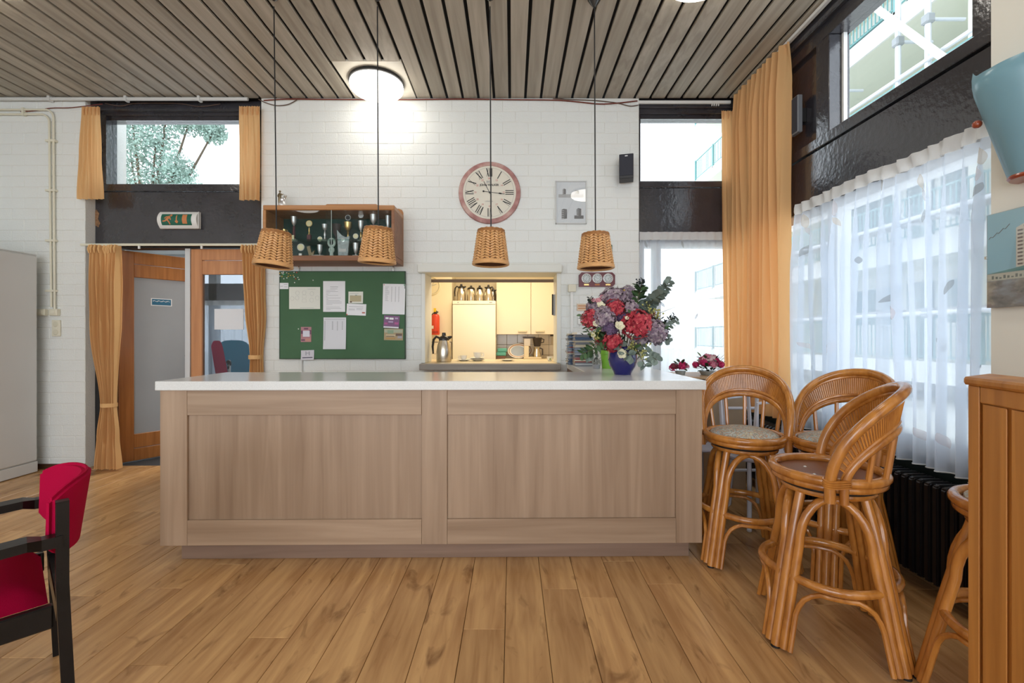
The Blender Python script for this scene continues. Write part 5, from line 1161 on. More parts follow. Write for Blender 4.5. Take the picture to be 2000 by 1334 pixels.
# ================================================================== KITCHEN
m_fr = mat('fridge_white', (.84, .80, .68), .35)
fr = T('refrigerator', 'tall cream white refrigerator seen through the serving hatch', 'refrigerator', (-.50, 6.0, 0)); hw = .284
P('body', B(-hw, hw, .03, .47, 0.02, 1.69, bev=.004), m_fr, fr); P('control_strip', B(-hw, hw, 0, .03, 1.645, 1.69, bev=.003), m_fr, fr); P('door', B(-hw, hw, -.012, .03, .06, 1.636, bev=.006), m_fr, fr); P('badge', B(.20, .24, -.002, 0, 1.662, 1.674), m_inkg, fr); P('indicator', B(-.22, -.20, -.002, 0, 1.662, 1.672), m_inkg, fr); P('kick_plate', B(-hw, hw, .04, .44, 0, .055), m_blackm, fr)
m_jst = mat('jug_steel', (.60, .54, .45), .25, 1.0); m_jbl = mat('jug_black', (.018, .016, .015), .35)
def jug(label, loc, h, r, rz, group=None, straight=False):
    t = T('thermos_jug', label, 'thermos jug', loc, rz, group)
    bm = bmesh.new()
    if straight: pf = [(0, 0), (r * .95, 0), (r, .01), (r * .98, h * .66), (r * .90, h * .74), (0, h * .74)]
    else: pf = [(0, 0), (r * .96, 0), (r, h * .04), (r, h * .36), (r * .86, h * .58), (r * .66, h * .74), (0, h * .74)]
    lathe(bm, pf, 28); P('body', bm, m_jst, t, True)
    bm = bmesh.new(); q = .9 if straight else .68; lathe(bm, [(0, h * .73), (r * q, h * .73), (r * q * 1.02, h * .80), (r * q * .8, h * .86), (r * .28, h * .89), (r * .24, h * .99), (r * .12, h), (0, h)], 24); P('lid', bm, m_jbl, t, True)
    bm = bmesh.new(); tube(bm, [(r * .4, 0, h * .79), (r * .85, 0, h * .84), (r * 1.05, 0, h * .86)], [r * .3, r * .2, r * .1], 8); P('spout', bm, m_jbl, t, True)
    bm = bmesh.new(); tube(bm, [(-r * .5, 0, h * .80), (-r * 1.0, 0, h * .86), (-r * 1.35, 0, h * .76), (-r * 1.48, 0, h * .52), (-r * 1.40, 0, h * .28)], [r * .16, r * .17, r * .17, r * .15, r * .10], 8); P('handle', bm, m_jbl, t, True)
    return t
for i, (px, h, r, rz, s, lb) in enumerate(((901, .235, .060, .15, 0, 'steel thermos jug at the outer end on the refrigerator, handle turned to the wall'), (920, .215, .056, -1.57, 1, 'straight steel thermos jug second along on the refrigerator'), (937, .215, .056, -1.4, 0, 'steel thermos jug third along on the refrigerator'), (954, .225, .056, 2.7, 0, 'steel thermos jug near the wall cupboard on the refrigerator'), (963, .20, .05, 2.9, 0, 'dark thermos jug hidden furthest back on the refrigerator'))):
    yj = 6.13 if i < 4 else 6.3; jug(lb, (WX(px, yj), yj, 1.6905), h, r, rz, 'thermos jugs on the refrigerator', bool(s))
jug('steel thermos jug with black lid standing on the hatch ledge', (WX(867, 4.42), 4.42, .9725), .285, .073, .12)
def wcab(label, x0, x1, hx):
    t = T('wall_cupboard', label, 'cupboard', ((x0 + x1) / 2, 6.15, 1.247)); a, b_ = x0 - (x0 + x1) / 2, x1 - (x0 + x1) / 2
    m = mat('cupboard_cream', (.78, .68, .52), .4)
    P('body', B(a, b_, .02, .34, 0, .75), m, t); P('door', B(a + .002, b_ - .002, 0, .019, .001, .749, bev=.002), m, t); P('handle', B(hx - .06, hx + .06, -.022, 0, .028, .056, bev=.006), mat('handle_cream', (.66, .58, .40), .4), t)
wcab('cream kitchen wall cupboard next to the refrigerator', -.212, .255, .12); wcab('cream kitchen wall cupboard by the black strip handle', .257, .62, -.06)
t = T('kitchen_worktop', 'cream kitchen worktop under the tiles', 'worktop', (.3, 6.2, 0)); P('slab', B(-.51, .54, -.30, .28, .88, .918, bev=.003), mat('kitchen_top', (.66, .55, .38), .4), t); P('base_unit', B(-.51, .54, -.27, .28, 0, .88), MATS['cupboard_cream'], t)
# fire extinguisher
ex = T('fire_extinguisher', 'red fire extinguisher with yellow gauge on the kitchen wall', 'fire extinguisher', (WX(850.5, 5.98), 5.985, WZ(654, 5.98)))
m_exr = mat('extinguisher_red', (.62, .055, .022), .35); bm = bmesh.new(); lathe(bm, [(0, 0), (.05, 0), (.054, .01), (.054, .235), (.045, .262), (.02, .275), (0, .275)], 24); P('cylinder', bm, m_exr, ex, True)
bm = bmesh.new(); lathe(bm, [(0, .27), (.022, .27), (.024, .30), (.014, .32), (0, .325)], 14); tube(bm, [(0, 0, .30), (.035, -.005, .30)], .008, 6); P('valve', bm, m_blackm, ex, True)
P('gauge_tag', B(-.02, .012, -.03, -.022, .30, .35, bev=.002), mat('tag_yellow', (.72, .50, .03), .5), ex)
bm = bmesh.new(); lathe(bm, [(.0545, .08), (.0545, .12)], 10, a0=-2.6, a1=-1.9); P('white_label', bm, m_paper, ex); bm = bmesh.new(); lathe(bm, [(.0546, .02), (.0546, .05)], 16, a0=-2.4, a1=-.7); P('lower_label', bm, mat('label_dark_red', (.35, .02, .01), .4), ex)
bm = bmesh.new(); tube(bm, [(-.025, 0, .29), (-.062, -.01, .24), (-.064, -.01, .1)], .007, 6); P('hose', bm, m_blackm, ex, True); P('wall_bracket', B(-.02, .02, .04, .064, .1, .14), m_steel, ex)
# kitchen wall clock, partly behind the jamb
t = T('kitchen_clock', 'pale cream kitchen wall clock partly behind the hatch jamb', 'clock', (WX(841.5, 6.04), 6.05, WZ(558.5, 6.04))); r = .128
bm = bmesh.new(); lathe(bm, [(0, .0), (r, 0), (r, .012), (r - .012, .022), (r - .018, .014), (0, .012)], 36, M=FACE); P('case', bm, mat('kclock_cream', (.74, .66, .46), .4), t, True)
bm = bmesh.new(); bar(bm, 0, 0, .075, .022, .006, -.015); bar(bm, 0, 0, -.01, -.06, .006, -.015); bar(bm, 0, .0, .05, .055, .004, -.0152); P('hands', bm, m_inkg, t)
bm = bmesh.new(); tube(bm, [((r - .022) * math.cos(2 * PI * k / 36), -.0145, (r - .022) * math.sin(2 * PI * k / 36)) for k in range(36)], .0015, 4, closed=True); P('dial_ring', bm, m_inkg, t)
# cups, saucers, plates
m_chi = mat('china_white', (.82, .80, .74), .15)
bm = bmesh.new(); lathe(bm, [(0, 0), (.035, 0), (.045, .004), (.078, .014), (.079, .016), (.045, .007), (0, .005)], 32); sau_me = mesh('saucer', bm, m_chi, True)
bm = bmesh.new(); lathe(bm, [(0, 0), (.022, 0), (.024, .004), (.036, .022), (.041, .058), (.039, .058), (.033, .022), (0, .006)], 28); cup_me = mesh('cup', bm, m_chi, True)
bm = bmesh.new(); tube(bm, [(.036, 0, .048), (.058, 0, .050), (.062, 0, .035), (.052, 0, .020), (.036, 0, .018)], .005, 8); hnd_me = mesh('cup_handle', bm, m_chi, True)
yc_ = 4.60; zh = .9725
def sau(label, px, z, yy_=yc_): return tag(link('saucer', sau_me, None, (WX(px, yy_), yy_, z)), label, 'saucer', 'saucers on the hatch ledge')
def cupo(label, px, z, s=1.0, rz=0.0):
    t = T('coffee_cup', label, 'cup', (WX(px, yc_), yc_, z), rz); c = link('bowl', cup_me, t); c.scale = (s, s, s); h = link('handle', hnd_me, t); h.scale = (s, s, s)
sau('white saucer under the single cup next to the steel jug', 905.5, zh); cupo('white coffee cup on one saucer next to the steel jug', 905.5, zh + .006, .85, 3.3)
for i, lb in enumerate(('lowest white saucer of the stack of three', 'middle white saucer of the stack of three', 'topmost white saucer of the stack, carrying a cup')): sau(lb, 932.5, zh + i * .009)
cupo('white coffee cup on the stack of three saucers', 933, zh + .024, 1.06, .3)
sau('empty white saucer on the hatch ledge towards the coffee maker', 991, zh)
t = T('coffee_cup', 'small white cup with a green motif at the edge of the hatch ledge', 'cup', (WX(1074, yc_), yc_, zh)); c = link('bowl', cup_me, t); c.scale = (.8, .8, .75); bm = bmesh.new(); ball(bm, (0, -.033, .02), .008, 1, .3, 1); P('motif', bm, mat('motif_green', (.25, .38, .05), .4), t, True)
# things on the kitchen worktop
yk = 6.15
for i, (px, lb) in enumerate(((979, 'teal storage tub on the kitchen worktop, lower one'), (981, 'teal storage tub on the kitchen worktop, upper one'))):
    tag(P('storage_tub', B(-.065, .065, -.05, .05, 0, .05, bev=.010), mat('tub_teal', (.10, .36, .30), .5), None, loc=(WX(px, yk), yk, .919 + .04 + i * .051)), lb, 'tub', 'teal tubs on the kitchen worktop')
tag(P('dish_stand', B(-.06, .06, -.045, .045, 0, .039, bev=.004), mat('rack_brown', (.16, .07, .04), .5), None, loc=(WX(978, yk), yk, .919)), 'dark brown box under the teal tubs', 'box')
for i, (px, r, lb, m) in enumerate(((1019, .135, 'large patterned oval serving plate leaning on the tiles, behind', m_chi), (1012, .125, 'silver centred oval serving plate leaning on the tiles, in front', m_chi))):
    yq = 6.33 - i * .06; t = T('serving_plate', lb, 'plate', (WX(px, yq), yq, .919 + r * .80), 0, 'oval plates leaning on the tiles'); Mq = Matrix.Rotation(-.18, 4, 'X') @ FACE @ Matrix.Diagonal((1.15, .80, 1, 1))
    bm = bmesh.new(); lathe(bm, [(0, 0), (r * .7, 0), (r, .012), (r, .016), (r * .7, .005), (0, .005)], 36, M=Mq); P('rim', bm, m, t, True)
    bm = bmesh.new(); lathe(bm, [(0, .0065), (r * .69, .0065)], 30, M=Mq); P('well', bm, mat('plate_silver', (.42, .44, .43), .25, .6), t)
    bm = bmesh.new(); tube(bm, [Mq @ Vector((r * .86 * math.cos(2 * PI * k / 30), r * .86 * math.sin(2 * PI * k / 30), .0115)) for k in range(30)], .006, 5, closed=True); P('painted_band', bm, mat('plate_rust', (.48, .22, .10), .4), t)
cm = T('coffee_maker', 'cream and black filter coffee maker with steel jug on the kitchen worktop', 'coffee maker', (WX(1040, yk), yk, .919)); m_cmb = mat('coffee_black', (.03, .02, .018), .4); m_cmc = mat('coffee_cream', (.68, .58, .40), .4)
P('base', B(-.12, .12, -.07, .09, 0, .025, bev=.004), m_cmc, cm); P('water_tank', B(-.115, -.05, -.05, .06, .025, .17, bev=.004), m_cmc, cm); P('tank_column', B(-.115, -.03, -.02, .06, .17, .275, bev=.003), mat('tank_clear', (.52, .44, .33), .2), cm); P('arm', B(-.13, .04, -.03, .06, .276, .298, bev=.005), m_cmb, cm)
bm = bmesh.new(); lathe(bm, [(0, .165), (.042, .165), (.062, .275), (.066, .285), (0, .285)], 20, c=(.065, 0, 0)); P('filter_basket', bm, m_cmb, cm, True)
bm = bmesh.new(); tube(bm, [(.125, 0, .27), (.155, 0, .26), (.150, 0, .22), (.115, 0, .215)], .007, 6); P('basket_handle', bm, m_cmb, cm, True)
bm = bmesh.new(); lathe(bm, [(0, .026), (.055, .026), (.055, .06), (.036, .125), (.042, .155), (0, .156)], 20, c=(.06, -.01, 0)); P('jug', bm, m_jst, cm, True); bm = bmesh.new(); tube(bm, [(.10, -.01, .145), (.135, -.01, .13), (.135, -.01, .05)], .009, 6); P('jug_handle', bm, m_cmb, cm, True)
t = T('kitchen_ladle', 'dark kitchen tool hanging on the tiles by the hatch edge', 'kitchen tool', (WX(1078, 6.4), 6.4, WZ(676, 6.4))); P('handle', B(-.014, .014, -.01, .01, .02, .15, bev=.004), MATS['tank_clear'], t); P('head', B(-.022, .022, -.012, .012, .135, .17, bev=.006), m_cmb, t); P('wall_hook', B(-.01, .01, .01, .09, .15, .16), m_steel, t)
t = T('hatch_handle', 'long black strip handle on the inner hatch jamb', 'handle', (.405, YW + .17, WZ(596, YW + .17))); P('grip', B(-.022, -.010, -.014, .014, -.095, .105, bev=.003), m_blackm, t); P('mount_strip', B(-.010, .010, -.03, .028, -.1, .1), mat('strip_grey', (.36, .36, .36), .4), t)
# ================================================================== FLOWERS, BOOKS, TABLES
def petal_mesh(nm, m, cup_=.25, n=4, size=1.0):
    """one floret of n petals, facing +z, unit radius"""
    bm = bmesh.new()
    for k in range(n):
        a = 2 * PI * k / n; ca, sa = math.cos(a), math.sin(a); q = [(0, 0, 0), (.5, -.36, cup_ * .5), (.98, -.12, cup_), (.98, .12, cup_), (.5, .36, cup_ * .5)]
        bm.faces.new([bm.verts.new((x * ca - y * sa, x * sa + y * ca, z)) for x, y, z in q])
    return bm
def head_mesh(seed, r, m, nfl=64, fs=.30, sx=1, sz=1, hemi=-.55):
    """a hydrangea ball of many florets"""
    rr = random.Random(seed); bm = bmesh.new(); ball(bm, (0, 0, 0), r * .74, sx, 1, sz, 10, 7)
    for i in range(nfl):
        z = 1 - (1 - hemi) * (i + .5) / nfl; a = i * 2.39996 + rr.uniform(-.2, .2); q = math.sqrt(max(0, 1 - z * z)); d = Vector((q * math.cos(a), q * math.sin(a), z))
        d = (d + Vector((rr.uniform(-.1, .1),) * 3)).normalized(); rot = d.to_track_quat('Z', 'Y').to_matrix().to_4x4() @ Matrix.Rotation(rr.uniform(0, 6), 4, 'Z') @ Matrix.Rotation(rr.uniform(-.35, .35), 4, 'X')
        s = r * fs * rr.uniform(.8, 1.2); p = Vector((d.x * sx, d.y, d.z * sz)) * r * rr.uniform(.86, 1.04)
        M = Matrix.Translation(p) @ rot @ Matrix.Scale(s, 4); off = len(bm.verts)
        for k in range(4):
            a_ = PI / 2 * k; ca, sa = math.cos(a_), math.sin(a_)
            bm.faces.new([bm.verts.new(M @ Vector((x * ca - y * sa, x * sa + y * ca, zz_))) for x, y, zz_ in ((0, 0, 0), (.55, -.45, .16), (1.0, -.1, .22), (1.0, .15, .24), (.5, .45, .14))])
    return mesh('hydrangea_head', bm, m)
m_hred = ramp_mat('petal_red', [(.25, (.20, .008, .022)), (.45, (.42, .022, .045)), (.62, (.56, .085, .10)), (.8, (.60, .30, .20))], 60, 'noise', .7, detail=3)
m_hmau = ramp_mat('petal_mauve', [(.25, (.11, .07, .13)), (.43, (.24, .17, .23)), (.58, (.36, .29, .33)), (.74, (.46, .43, .40))], 55, 'noise', .7, detail=3)
m_hpur = ramp_mat('petal_purple', [(.3, (.05, .03, .08)), (.6, (.14, .085, .17))], 50, 'noise', .7)
m_crm = mat('petal_cream', (.72, .68, .50), .6); m_pnk = mat('petal_pink', (.62, .28, .32), .6); m_brry = mat('berry_yellow_green', (.42, .42, .14), .5, rand=.2); m_dkb = mat('berry_dark', (.015, .022, .03), .4)
m_euc = mat('eucalyptus', (.19, .245, .215), .6, rand=.25); m_stem = mat('flower_stem', (.09, .085, .035), .6)
YV = 2.87; pxm = F / YV; vx, vz = 216 / pxm, .9815
bq = T('flower_vase', 'glossy cobalt blue vase with a big bouquet of red and mauve hydrangeas', 'vase', (vx, YV, vz))
def bp(px, py, dy=0.0): k = (YV + dy) / YV; return Vector(((px - 1000) / pxm * k - vx, dy, HC - (py - HY) / pxm * k - vz))
bm = bmesh.new(); lathe(bm, [(0, 0), (.052, 0), (.054, .008), (.060, .02), (.082, .055), (.090, .095), (.089, .135), (.082, .165), (.080, .175), (.074, .174), (.078, .13), (.07, .05), (0, .03)], 40); P('vase_body', bm, mat('cobalt_glaze', (.012, .012, .125), .10, coat=.6), bq, True)
HEADS = [(1153, 625, -.03, .058, 0, .95, 1.25), (1201, 603, -.03, .062, 0, 1.15, .95), (1243, 633, -.08, .088, 0, 1.15, .95), (1196, 668, -.09, .058, 0, 1, 1.1), (1199, 583, .01, .072, 1, 1.2, .9), (1180, 624, -.06, .072, 1, .9, 1.2), (1229, 604, -.03, .060, 1, 1.1, .9), (1191, 644, -.10, .040, 2, 1, 1), (1277, 649, -.05, .080, 1, 1, .98), (1160, 600, .04, .05, 1, 1, 1), (1250, 668, .0, .06, 1, 1, .8), (1215, 625, -.02, .05, 2, 1, 1), (1225, 575, .08, .055, 1, 1, 1), (1262, 612, .07, .055, 0, 1, 1), (1180, 660, .05, .06, 0, 1, 1)]
for i, (px, py, dy, r, k, sx, sz) in enumerate(HEADS):
    o = link('hydrangea_head', head_mesh(i, r, (m_hred, m_hmau, m_hpur)[k], 74, .27 if k != 2 else .4, sx, sz), bq, bp(px, py, dy), (R.uniform(.5, 1.0), R.uniform(-.3, .3), R.uniform(0, 6)))
    o['label'] = ('red hydrangea head', 'faded mauve hydrangea head', 'dark purple flower head')[k]; o['kind'] = 'stuff'
    bm = bmesh.new(); a = bp(px, py, dy); tube(bm, [a * .95, Vector((a.x * .35, a.y * .4, .24)), Vector((a.x * .12, a.y * .12, .10))], .003, 5); P('stem', bm, m_stem, bq)
def bloom(px, py, dy, r, m, tilt=(1.1, 0, 0), n=5):
    bm = bmesh.new()
    for k in range(n):
        a0 = 2 * PI * k / n; w_ = PI / n * 1.15
        def pf(u, v):
            a = a0 + (u - .5) * 2 * w_ * (.55 + .45 * v) ; q = v * (1 - .22 * (2 * u - 1) ** 2); return Vector((r * q * math.cos(a), r * q * math.sin(a), r * .55 * q * q))
        grid(bm, 4, 4, pf)
    ball(bm, (0, 0, r * .15), r * .16, 1, 1, 1, 8, 6)
    return P('bloom', bm, m, bq, True, loc=bp(px, py, dy), rot=tilt)
for px, py, dy, r in ((1209, 638, -.14, .032), (1214, 691, -.12, .030), (1173, 598, -.05, .028), (1163, 632, -.09, .020), (1224, 622, -.12, .014), (1158, 655, -.08, .016)): bloom(px, py, dy, r, m_crm, (1.2 + R.uniform(-.3, .3), R.uniform(-.4, .4), 0))
for px, py, r in ((1176, 581, .018), (1168, 588, .020), (1158, 587, .015), (1171, 594, .015)): bloom(px, py, .0, r, m_pnk, (1.2, R.uniform(-.5, .5), 0))
def leaf_mesh(nm, l_, w_, m, fold=.12, n=6):
    bm = bmesh.new()
    def lf(u, v):
        s = math.sin(PI * min(max(v, .0), 1.0)) ** .75; x = (u - .5) * w_ * s; return Vector((x, v * l_, fold * abs(x) - .10 * l_ * v * v))
    grid(bm, 2, n, lf); bmesh.ops.remove_doubles(bm, verts=bm.verts[:], dist=.0001); return mesh(nm, bm, m, True)
euc_me = leaf_mesh('leaf', .052, .054, m_euc, .2); grn_me = leaf_mesh('leaf', .055, .026, m_leaf); dkl_me = leaf_mesh('leaf', .030, .020, mat('dark_leaf', (.018, .030, .025), .5, rand=.3))
def put_leaf(me, p, d, s=1.0):
    q = Vector(d).to_track_quat('Y', 'Z').to_euler(); o = link('leaf', me, bq, p, q); o.rotation_euler.rotate_axis('Y', R.uniform(-1.2, 1.2)); o.scale = (s, s, s)
def sprig(pts, me, n, s0=1.0, s1=.6, up=.5, r=.0025):
    V = [bp(*p) for p in pts]; bm = bmesh.new(); tube(bm, V, r, 5); P('stem', bm, m_stem, bq)
    for i in range(n):
        t = i / max(n - 1, 1); k = min(int(t * (len(V) - 1)), len(V) - 2); f = t * (len(V) - 1) - k; p = V[k].lerp(V[k + 1], f); d = (V[k + 1] - V[k]).normalized()
        side = Vector((0, -1, 0)).cross(d).normalized() * (1 if i % 2 else -1); put_leaf(me, p, d * up + side + Vector((0, R.uniform(-.7, .4), R.uniform(-.3, .3))), s0 + (s1 - s0) * t)
sprig([(1238, 635, .05), (1262, 600, .0), (1285, 578, -.05), (1308, 550, -.08)], euc_me, 34, 1.0, .72, .5)
sprig([(1262, 612, .03), (1270, 590, -.03), (1290, 575, -.10)], euc_me, 20, 1.1, .95)
sprig([(1250, 610, .02), (1280, 583, -.04), (1300, 562, -.09)], euc_me, 22, 1.05, .85, .5)
sprig([(1236, 620, .06), (1246, 590, .02), (1248, 560, .0)], grn_me, 20, 1.3, .9, .8)
sprig([(1244, 600, .05), (1250, 570, .0), (1253, 556, 0)], grn_me, 14, 1.2, .8, .6)
sprig([(1262, 640, -.02), (1295, 645, -.08), (1322, 627, -.10)], euc_me, 18, .8, .55, .6); sprig([(1270, 625, 0), (1300, 632, -.06), (1316, 616, -.08)], dkl_me, 22, 1.2, .9)
sprig([(1250, 672, -.05), (1268, 695, -.12), (1283, 703, -.16)], euc_me, 12, .9, .8, .4); sprig([(1240, 675, -.06), (1255, 705, -.14), (1262, 716, -.16)], euc_me, 12, .85, .8, .4)
sprig([(1205, 670, -.08), (1225, 690, -.14), (1234, 697, -.15)], euc_me, 9, 1.0, .9, .4)
sprig([(1190, 650, 0), (1158, 682, -.10), (1136, 692, -.12)], grn_me, 26, 1.1, .8, .6); sprig([(1180, 665, 0), (1160, 690, -.06), (1146, 697, -.08)], euc_me, 12, .9, .7)
sprig([(1175, 640, 0), (1150, 650, -.05), (1136, 615, -.06)], grn_me, 18, .8, .6); sprig([(1170, 610, .03), (1158, 595, 0), (1152, 582, 0)], dkl_me, 18, 1.1, .8); sprig([(1275, 655, 0), (1298, 668, -.05), (1308, 660, -.06)], euc_me, 12, .8, .5)
sprig([(1245, 585, .03), (1252, 556, .0), (1255, 546, 0)], dkl_me, 14, .9, .7)
for i in range(52):
    px, py = R.choice([(1162, 660), (1175, 675), (1225, 680), (1240, 672), (1210, 655), (1285, 635), (1150, 645), (1222, 612)]); put_leaf(R.choice([grn_me, grn_me, dkl_me]), bp(px + R.uniform(-14, 14), py + R.uniform(-12, 12), R.uniform(-.11, .02)), (R.uniform(-1, 1), R.uniform(-1, -.1), R.uniform(-.6, .8)), R.uniform(.7, 1.1))
for px, py, dy, n in ((1235, 676, -.13, 20), (1253, 690, -.15, 18), (1283, 612, -.09, 22), (1262, 676, -.10, 12), (1165, 655, -.09, 14), (1272, 602, -.06, 12)):
    bm = bmesh.new(); c = bp(px, py, dy)
    for i in range(n):
        d = Vector((R.gauss(0, .018), R.gauss(0, .014), R.gauss(0, .018))); bmesh.ops.create_icosphere(bm, subdivisions=1, radius=R.uniform(.004, .007), matrix=Matrix.Translation(d)); tube(bm, [d, Vector((0, .02, -.03))], .0008, 3)
    P('berry_spray', bm, m_brry, bq, True, loc=c, kind='stuff')
bm = bmesh.new()
for i in range(12):
    c = bp(1251 + R.uniform(-8, 8), 551 + R.uniform(-6, 4), R.uniform(-.03, .03)); bmesh.ops.create_icosphere(bm, subdivisions=1, radius=.006, matrix=Matrix.Translation(c)); tube(bm, [c, bp(1248, 572, 0)], .001, 3)
P('berry_spray', bm, m_dkb, bq, True, kind='stuff', label='dark blue berries')
for a, b_ in (((1222, 625), (1216, 562)), ((1210, 600), (1186, 556)), ((1215, 600), (1198, 562)), ((1217, 610), (1206, 558)), ((1230, 625), (1222, 573)), ((1270, 620), (1318, 600)), ((1280, 640), (1316, 660))):
    bm = bmesh.new(); A, Bq = bp(*a, 0), bp(*b_, -.04); tube(bm, [A, A.lerp(Bq, .5) + Vector((.004, 0, .004)), Bq], [.0018, .0014, .0008], 4); P('grass_stem', bm, m_stem, bq)
bm = bmesh.new(); ball(bm, bp(1219, 567, -.04), .008, 1, 1, .8, 8, 6); P('seed_head', bm, mat('seed_ochre', (.42, .28, .07), .7), bq, True)
# --- jewel cases and papers by the wall
zt_ = .9815; yq = 3.78
cdm = [mat('disc_case_' + n, c, .25, coat=.4) for n, c in (('black', (.03, .03, .035)), ('blue', (.05, .09, .16)), ('white', (.55, .56, .58)), ('grey', (.18, .19, .21)), ('red', (.22, .04, .035)), ('cream', (.48, .42, .30)))]
cd_me = []
for m in cdm:
    bm = bmesh.new(); box(bm, -.071, .071, -.062, .062, 0, .0098, bev=.0008); cd_me.append(mesh('disc_case', bm, [m, cdm[2]]))
ORD = 'first second third fourth fifth sixth seventh eighth ninth tenth eleventh twelfth thirteenth fourteenth fifteenth sixteenth seventeenth eighteenth nineteenth twentieth twenty-first twenty-second twenty-third twenty-fourth twenty-fifth twenty-sixth'.split()
for px, yy_, n, lab, grp in ((1138, 3.70, 25, 'disc case in tall stack behind bouquet', 'disc cases, front stack'), (1122, 3.90, 26, 'disc case in ragged stack nearest hatch', 'disc cases, hatch stack')):
    for i in range(n):
        ci = R.choice([0, 0, 1, 1, 1, 2, 3, 3, 4, 5]); me = cd_me[ci]; place_ = 'lowest' if i == 0 else 'topmost' if i == n - 1 else ORD[i] + ' from the bottom'
        o = link('disc_case', me, None, (WX(px, yy_) + R.uniform(-.004, .004) * (1 if 'front' in grp else 2.2), yy_ + R.uniform(-.004, .004), zt_ + i * .0101), (0, 0, R.uniform(-.05, .05) + (PI / 2 if 'hatch' in grp else 0))); tag(o, ('black', 'blue', 'white', 'grey', 'red', 'cream')[ci] + ' ' + lab + ', ' + place_, 'disc case', grp)
        bm = None
tag(P('booklet', B(-.06, .06, -.07, .07, 0, .018, bev=.002), m_white, None, loc=(WX(1136, 3.70), 3.70, zt_ + 25 * .0101 + .0004), rot=(0, 0, .15)), 'white booklet lying on the tall stack of disc cases', 'booklet')
yg = 3.40; gp = T('potted_plant', 'lime green plastic pot with orange flowers behind the blue vase', 'potted plant', (WX(1187, yg), yg, zt_)); m_lime = mat('lime_plastic', (.22, .50, .045), .35)
bm = bmesh.new(); lathe(bm, [(0, 0), (.042, 0), (.052, .105), (.058, .107), (.060, .135), (.054, .136), (.050, .11), (0, .10)], 28); P('pot', bm, m_lime, gp, True)
bm = bmesh.new(); lathe(bm, [(0, .112), (.05, .112)], 16); P('soil', bm, mat('soil', (.03, .018, .01), .9), gp)
for k in range(14):
    o = link('leaf', grn_me, gp, (R.uniform(-.03, .03), R.uniform(-.03, .03), .12), (R.uniform(.2, 1.2), 0, R.uniform(0, 6))); o.scale = (.8,) * 3
for k in range(5): link('flower', head_mesh(60 + k, .018, mat('petal_orange', (.62, .16, .015), .6), 16, .6), gp, (R.uniform(-.045, .03), R.uniform(-.045, .0), .15 + R.uniform(0, .025)))
sg = T('silver_plant', 'small silver-grey leafy plant beside the lime green pot', 'plant', (WX(1165, 3.38), 3.38, zt_)); bm = bmesh.new(); lathe(bm, [(0, 0), (.025, 0), (.03, .03), (0, .03)], 16); P('pot', bm, m_inkg, sg, True)
for k in range(60):
    o = link('leaf', dkl_me if k % 9 == 0 else mesh('leaf', B(-.004, .004, 0, .024, 0, .0015), mat('silver_leaf', (.36, .37, .34), .7)) if k == 1 else bpy.data.meshes['leaf.silver'] if 'leaf.silver' in bpy.data.meshes else dkl_me, sg, (R.uniform(-.03, .03), R.uniform(-.03, .03), R.uniform(.028, .065)), (R.uniform(0, 1.3), 0, R.uniform(0, 6)))
    if k == 1: o.data.name = 'leaf.silver'
# --- console table with two flower baskets in the corner
yct = 3.62; zct = .915; xc0, xc1 = 1.34, 1.84
m_ct = wood('console_beech', (.40, .25, .13), (.55, .37, .21), 0, .45, 24, stretch=.06)
ctb = T('console_table', 'small beige wooden table with panel leg in the corner by the curtains', 'table', (1.59, yct, 0))
P('top', B(-.32, .25, -.20, .28, zct - .02, zct, bev=.004), m_ct, ctb); P('panel_leg', B(-.06, .20, -.14, -.12, .0, zct - .021, bev=.002), mat('panel_beige', (.40, .30, .20), .6, mott=(3, .05)), ctb); P('side_leg', B(-.06, -.04, -.119, .24, 0, zct - .021), MATS['panel_beige'], ctb)
def basket(label, px, py, r, cols, n, pot=True):
    yb_ = yct - .02; x = WX(px, yb_); t = T('flower_basket', label, 'flower arrangement', (x, yb_, zct + .0005), 0, 'small flower arrangements on the corner table')
    bm = bmesh.new(); lathe(bm, [(0, 0), (r * .55, 0), (r * .72, .03), (r * .70, .032), (0, .02)], 24); P('dish', bm, mat('dish_grey', (.36, .38, .36), .4), t, True)
    for i in range(n):
        a, q = R.uniform(0, 2 * PI), math.sqrt(R.random()); p = Vector((r * q * math.cos(a), r * .8 * q * math.sin(a), .045 + r * 1.05 * (1 - q * .75) * R.uniform(.75, 1.1)))
        o = link('blossom', head_mesh(100 + i, .022 * R.uniform(.8, 1.2), R.choice(cols), 18, .55), t, p, (R.uniform(.2, 1.1), R.uniform(-.5, .5), 0))
    for i in range(int(n * 2.6)):
        a, q = R.uniform(0, 2 * PI), R.uniform(.4, 1.05); o = link('leaf', R.choice([grn_me, dkl_me, dkl_me]), t, (r * q * math.cos(a) * .8, r * .7 * q * math.sin(a), R.uniform(.03, .05 + r * .8)), (R.uniform(-.3, 1.0), 0, a - PI / 2)); o.scale = (1.0,) * 3
    return t
m_mag = mat('petal_magenta', (.58, .02, .13), .6); m_rose = mat('petal_rose', (.62, .20, .28), .6); m_blush = mat('petal_blush', (.74, .56, .55), .6)
basket('pink and magenta silk flower arrangement in a grey dish on the corner table', 1386, 722, .112, [m_mag, m_mag, m_rose, m_blush, m_blush], 34)
basket('low dark red and green flower arrangement at the edge of the corner table', 1329, 730, .058, [m_rose, m_mag, mat('petal_wine', (.22, .03, .05), .6)], 9)
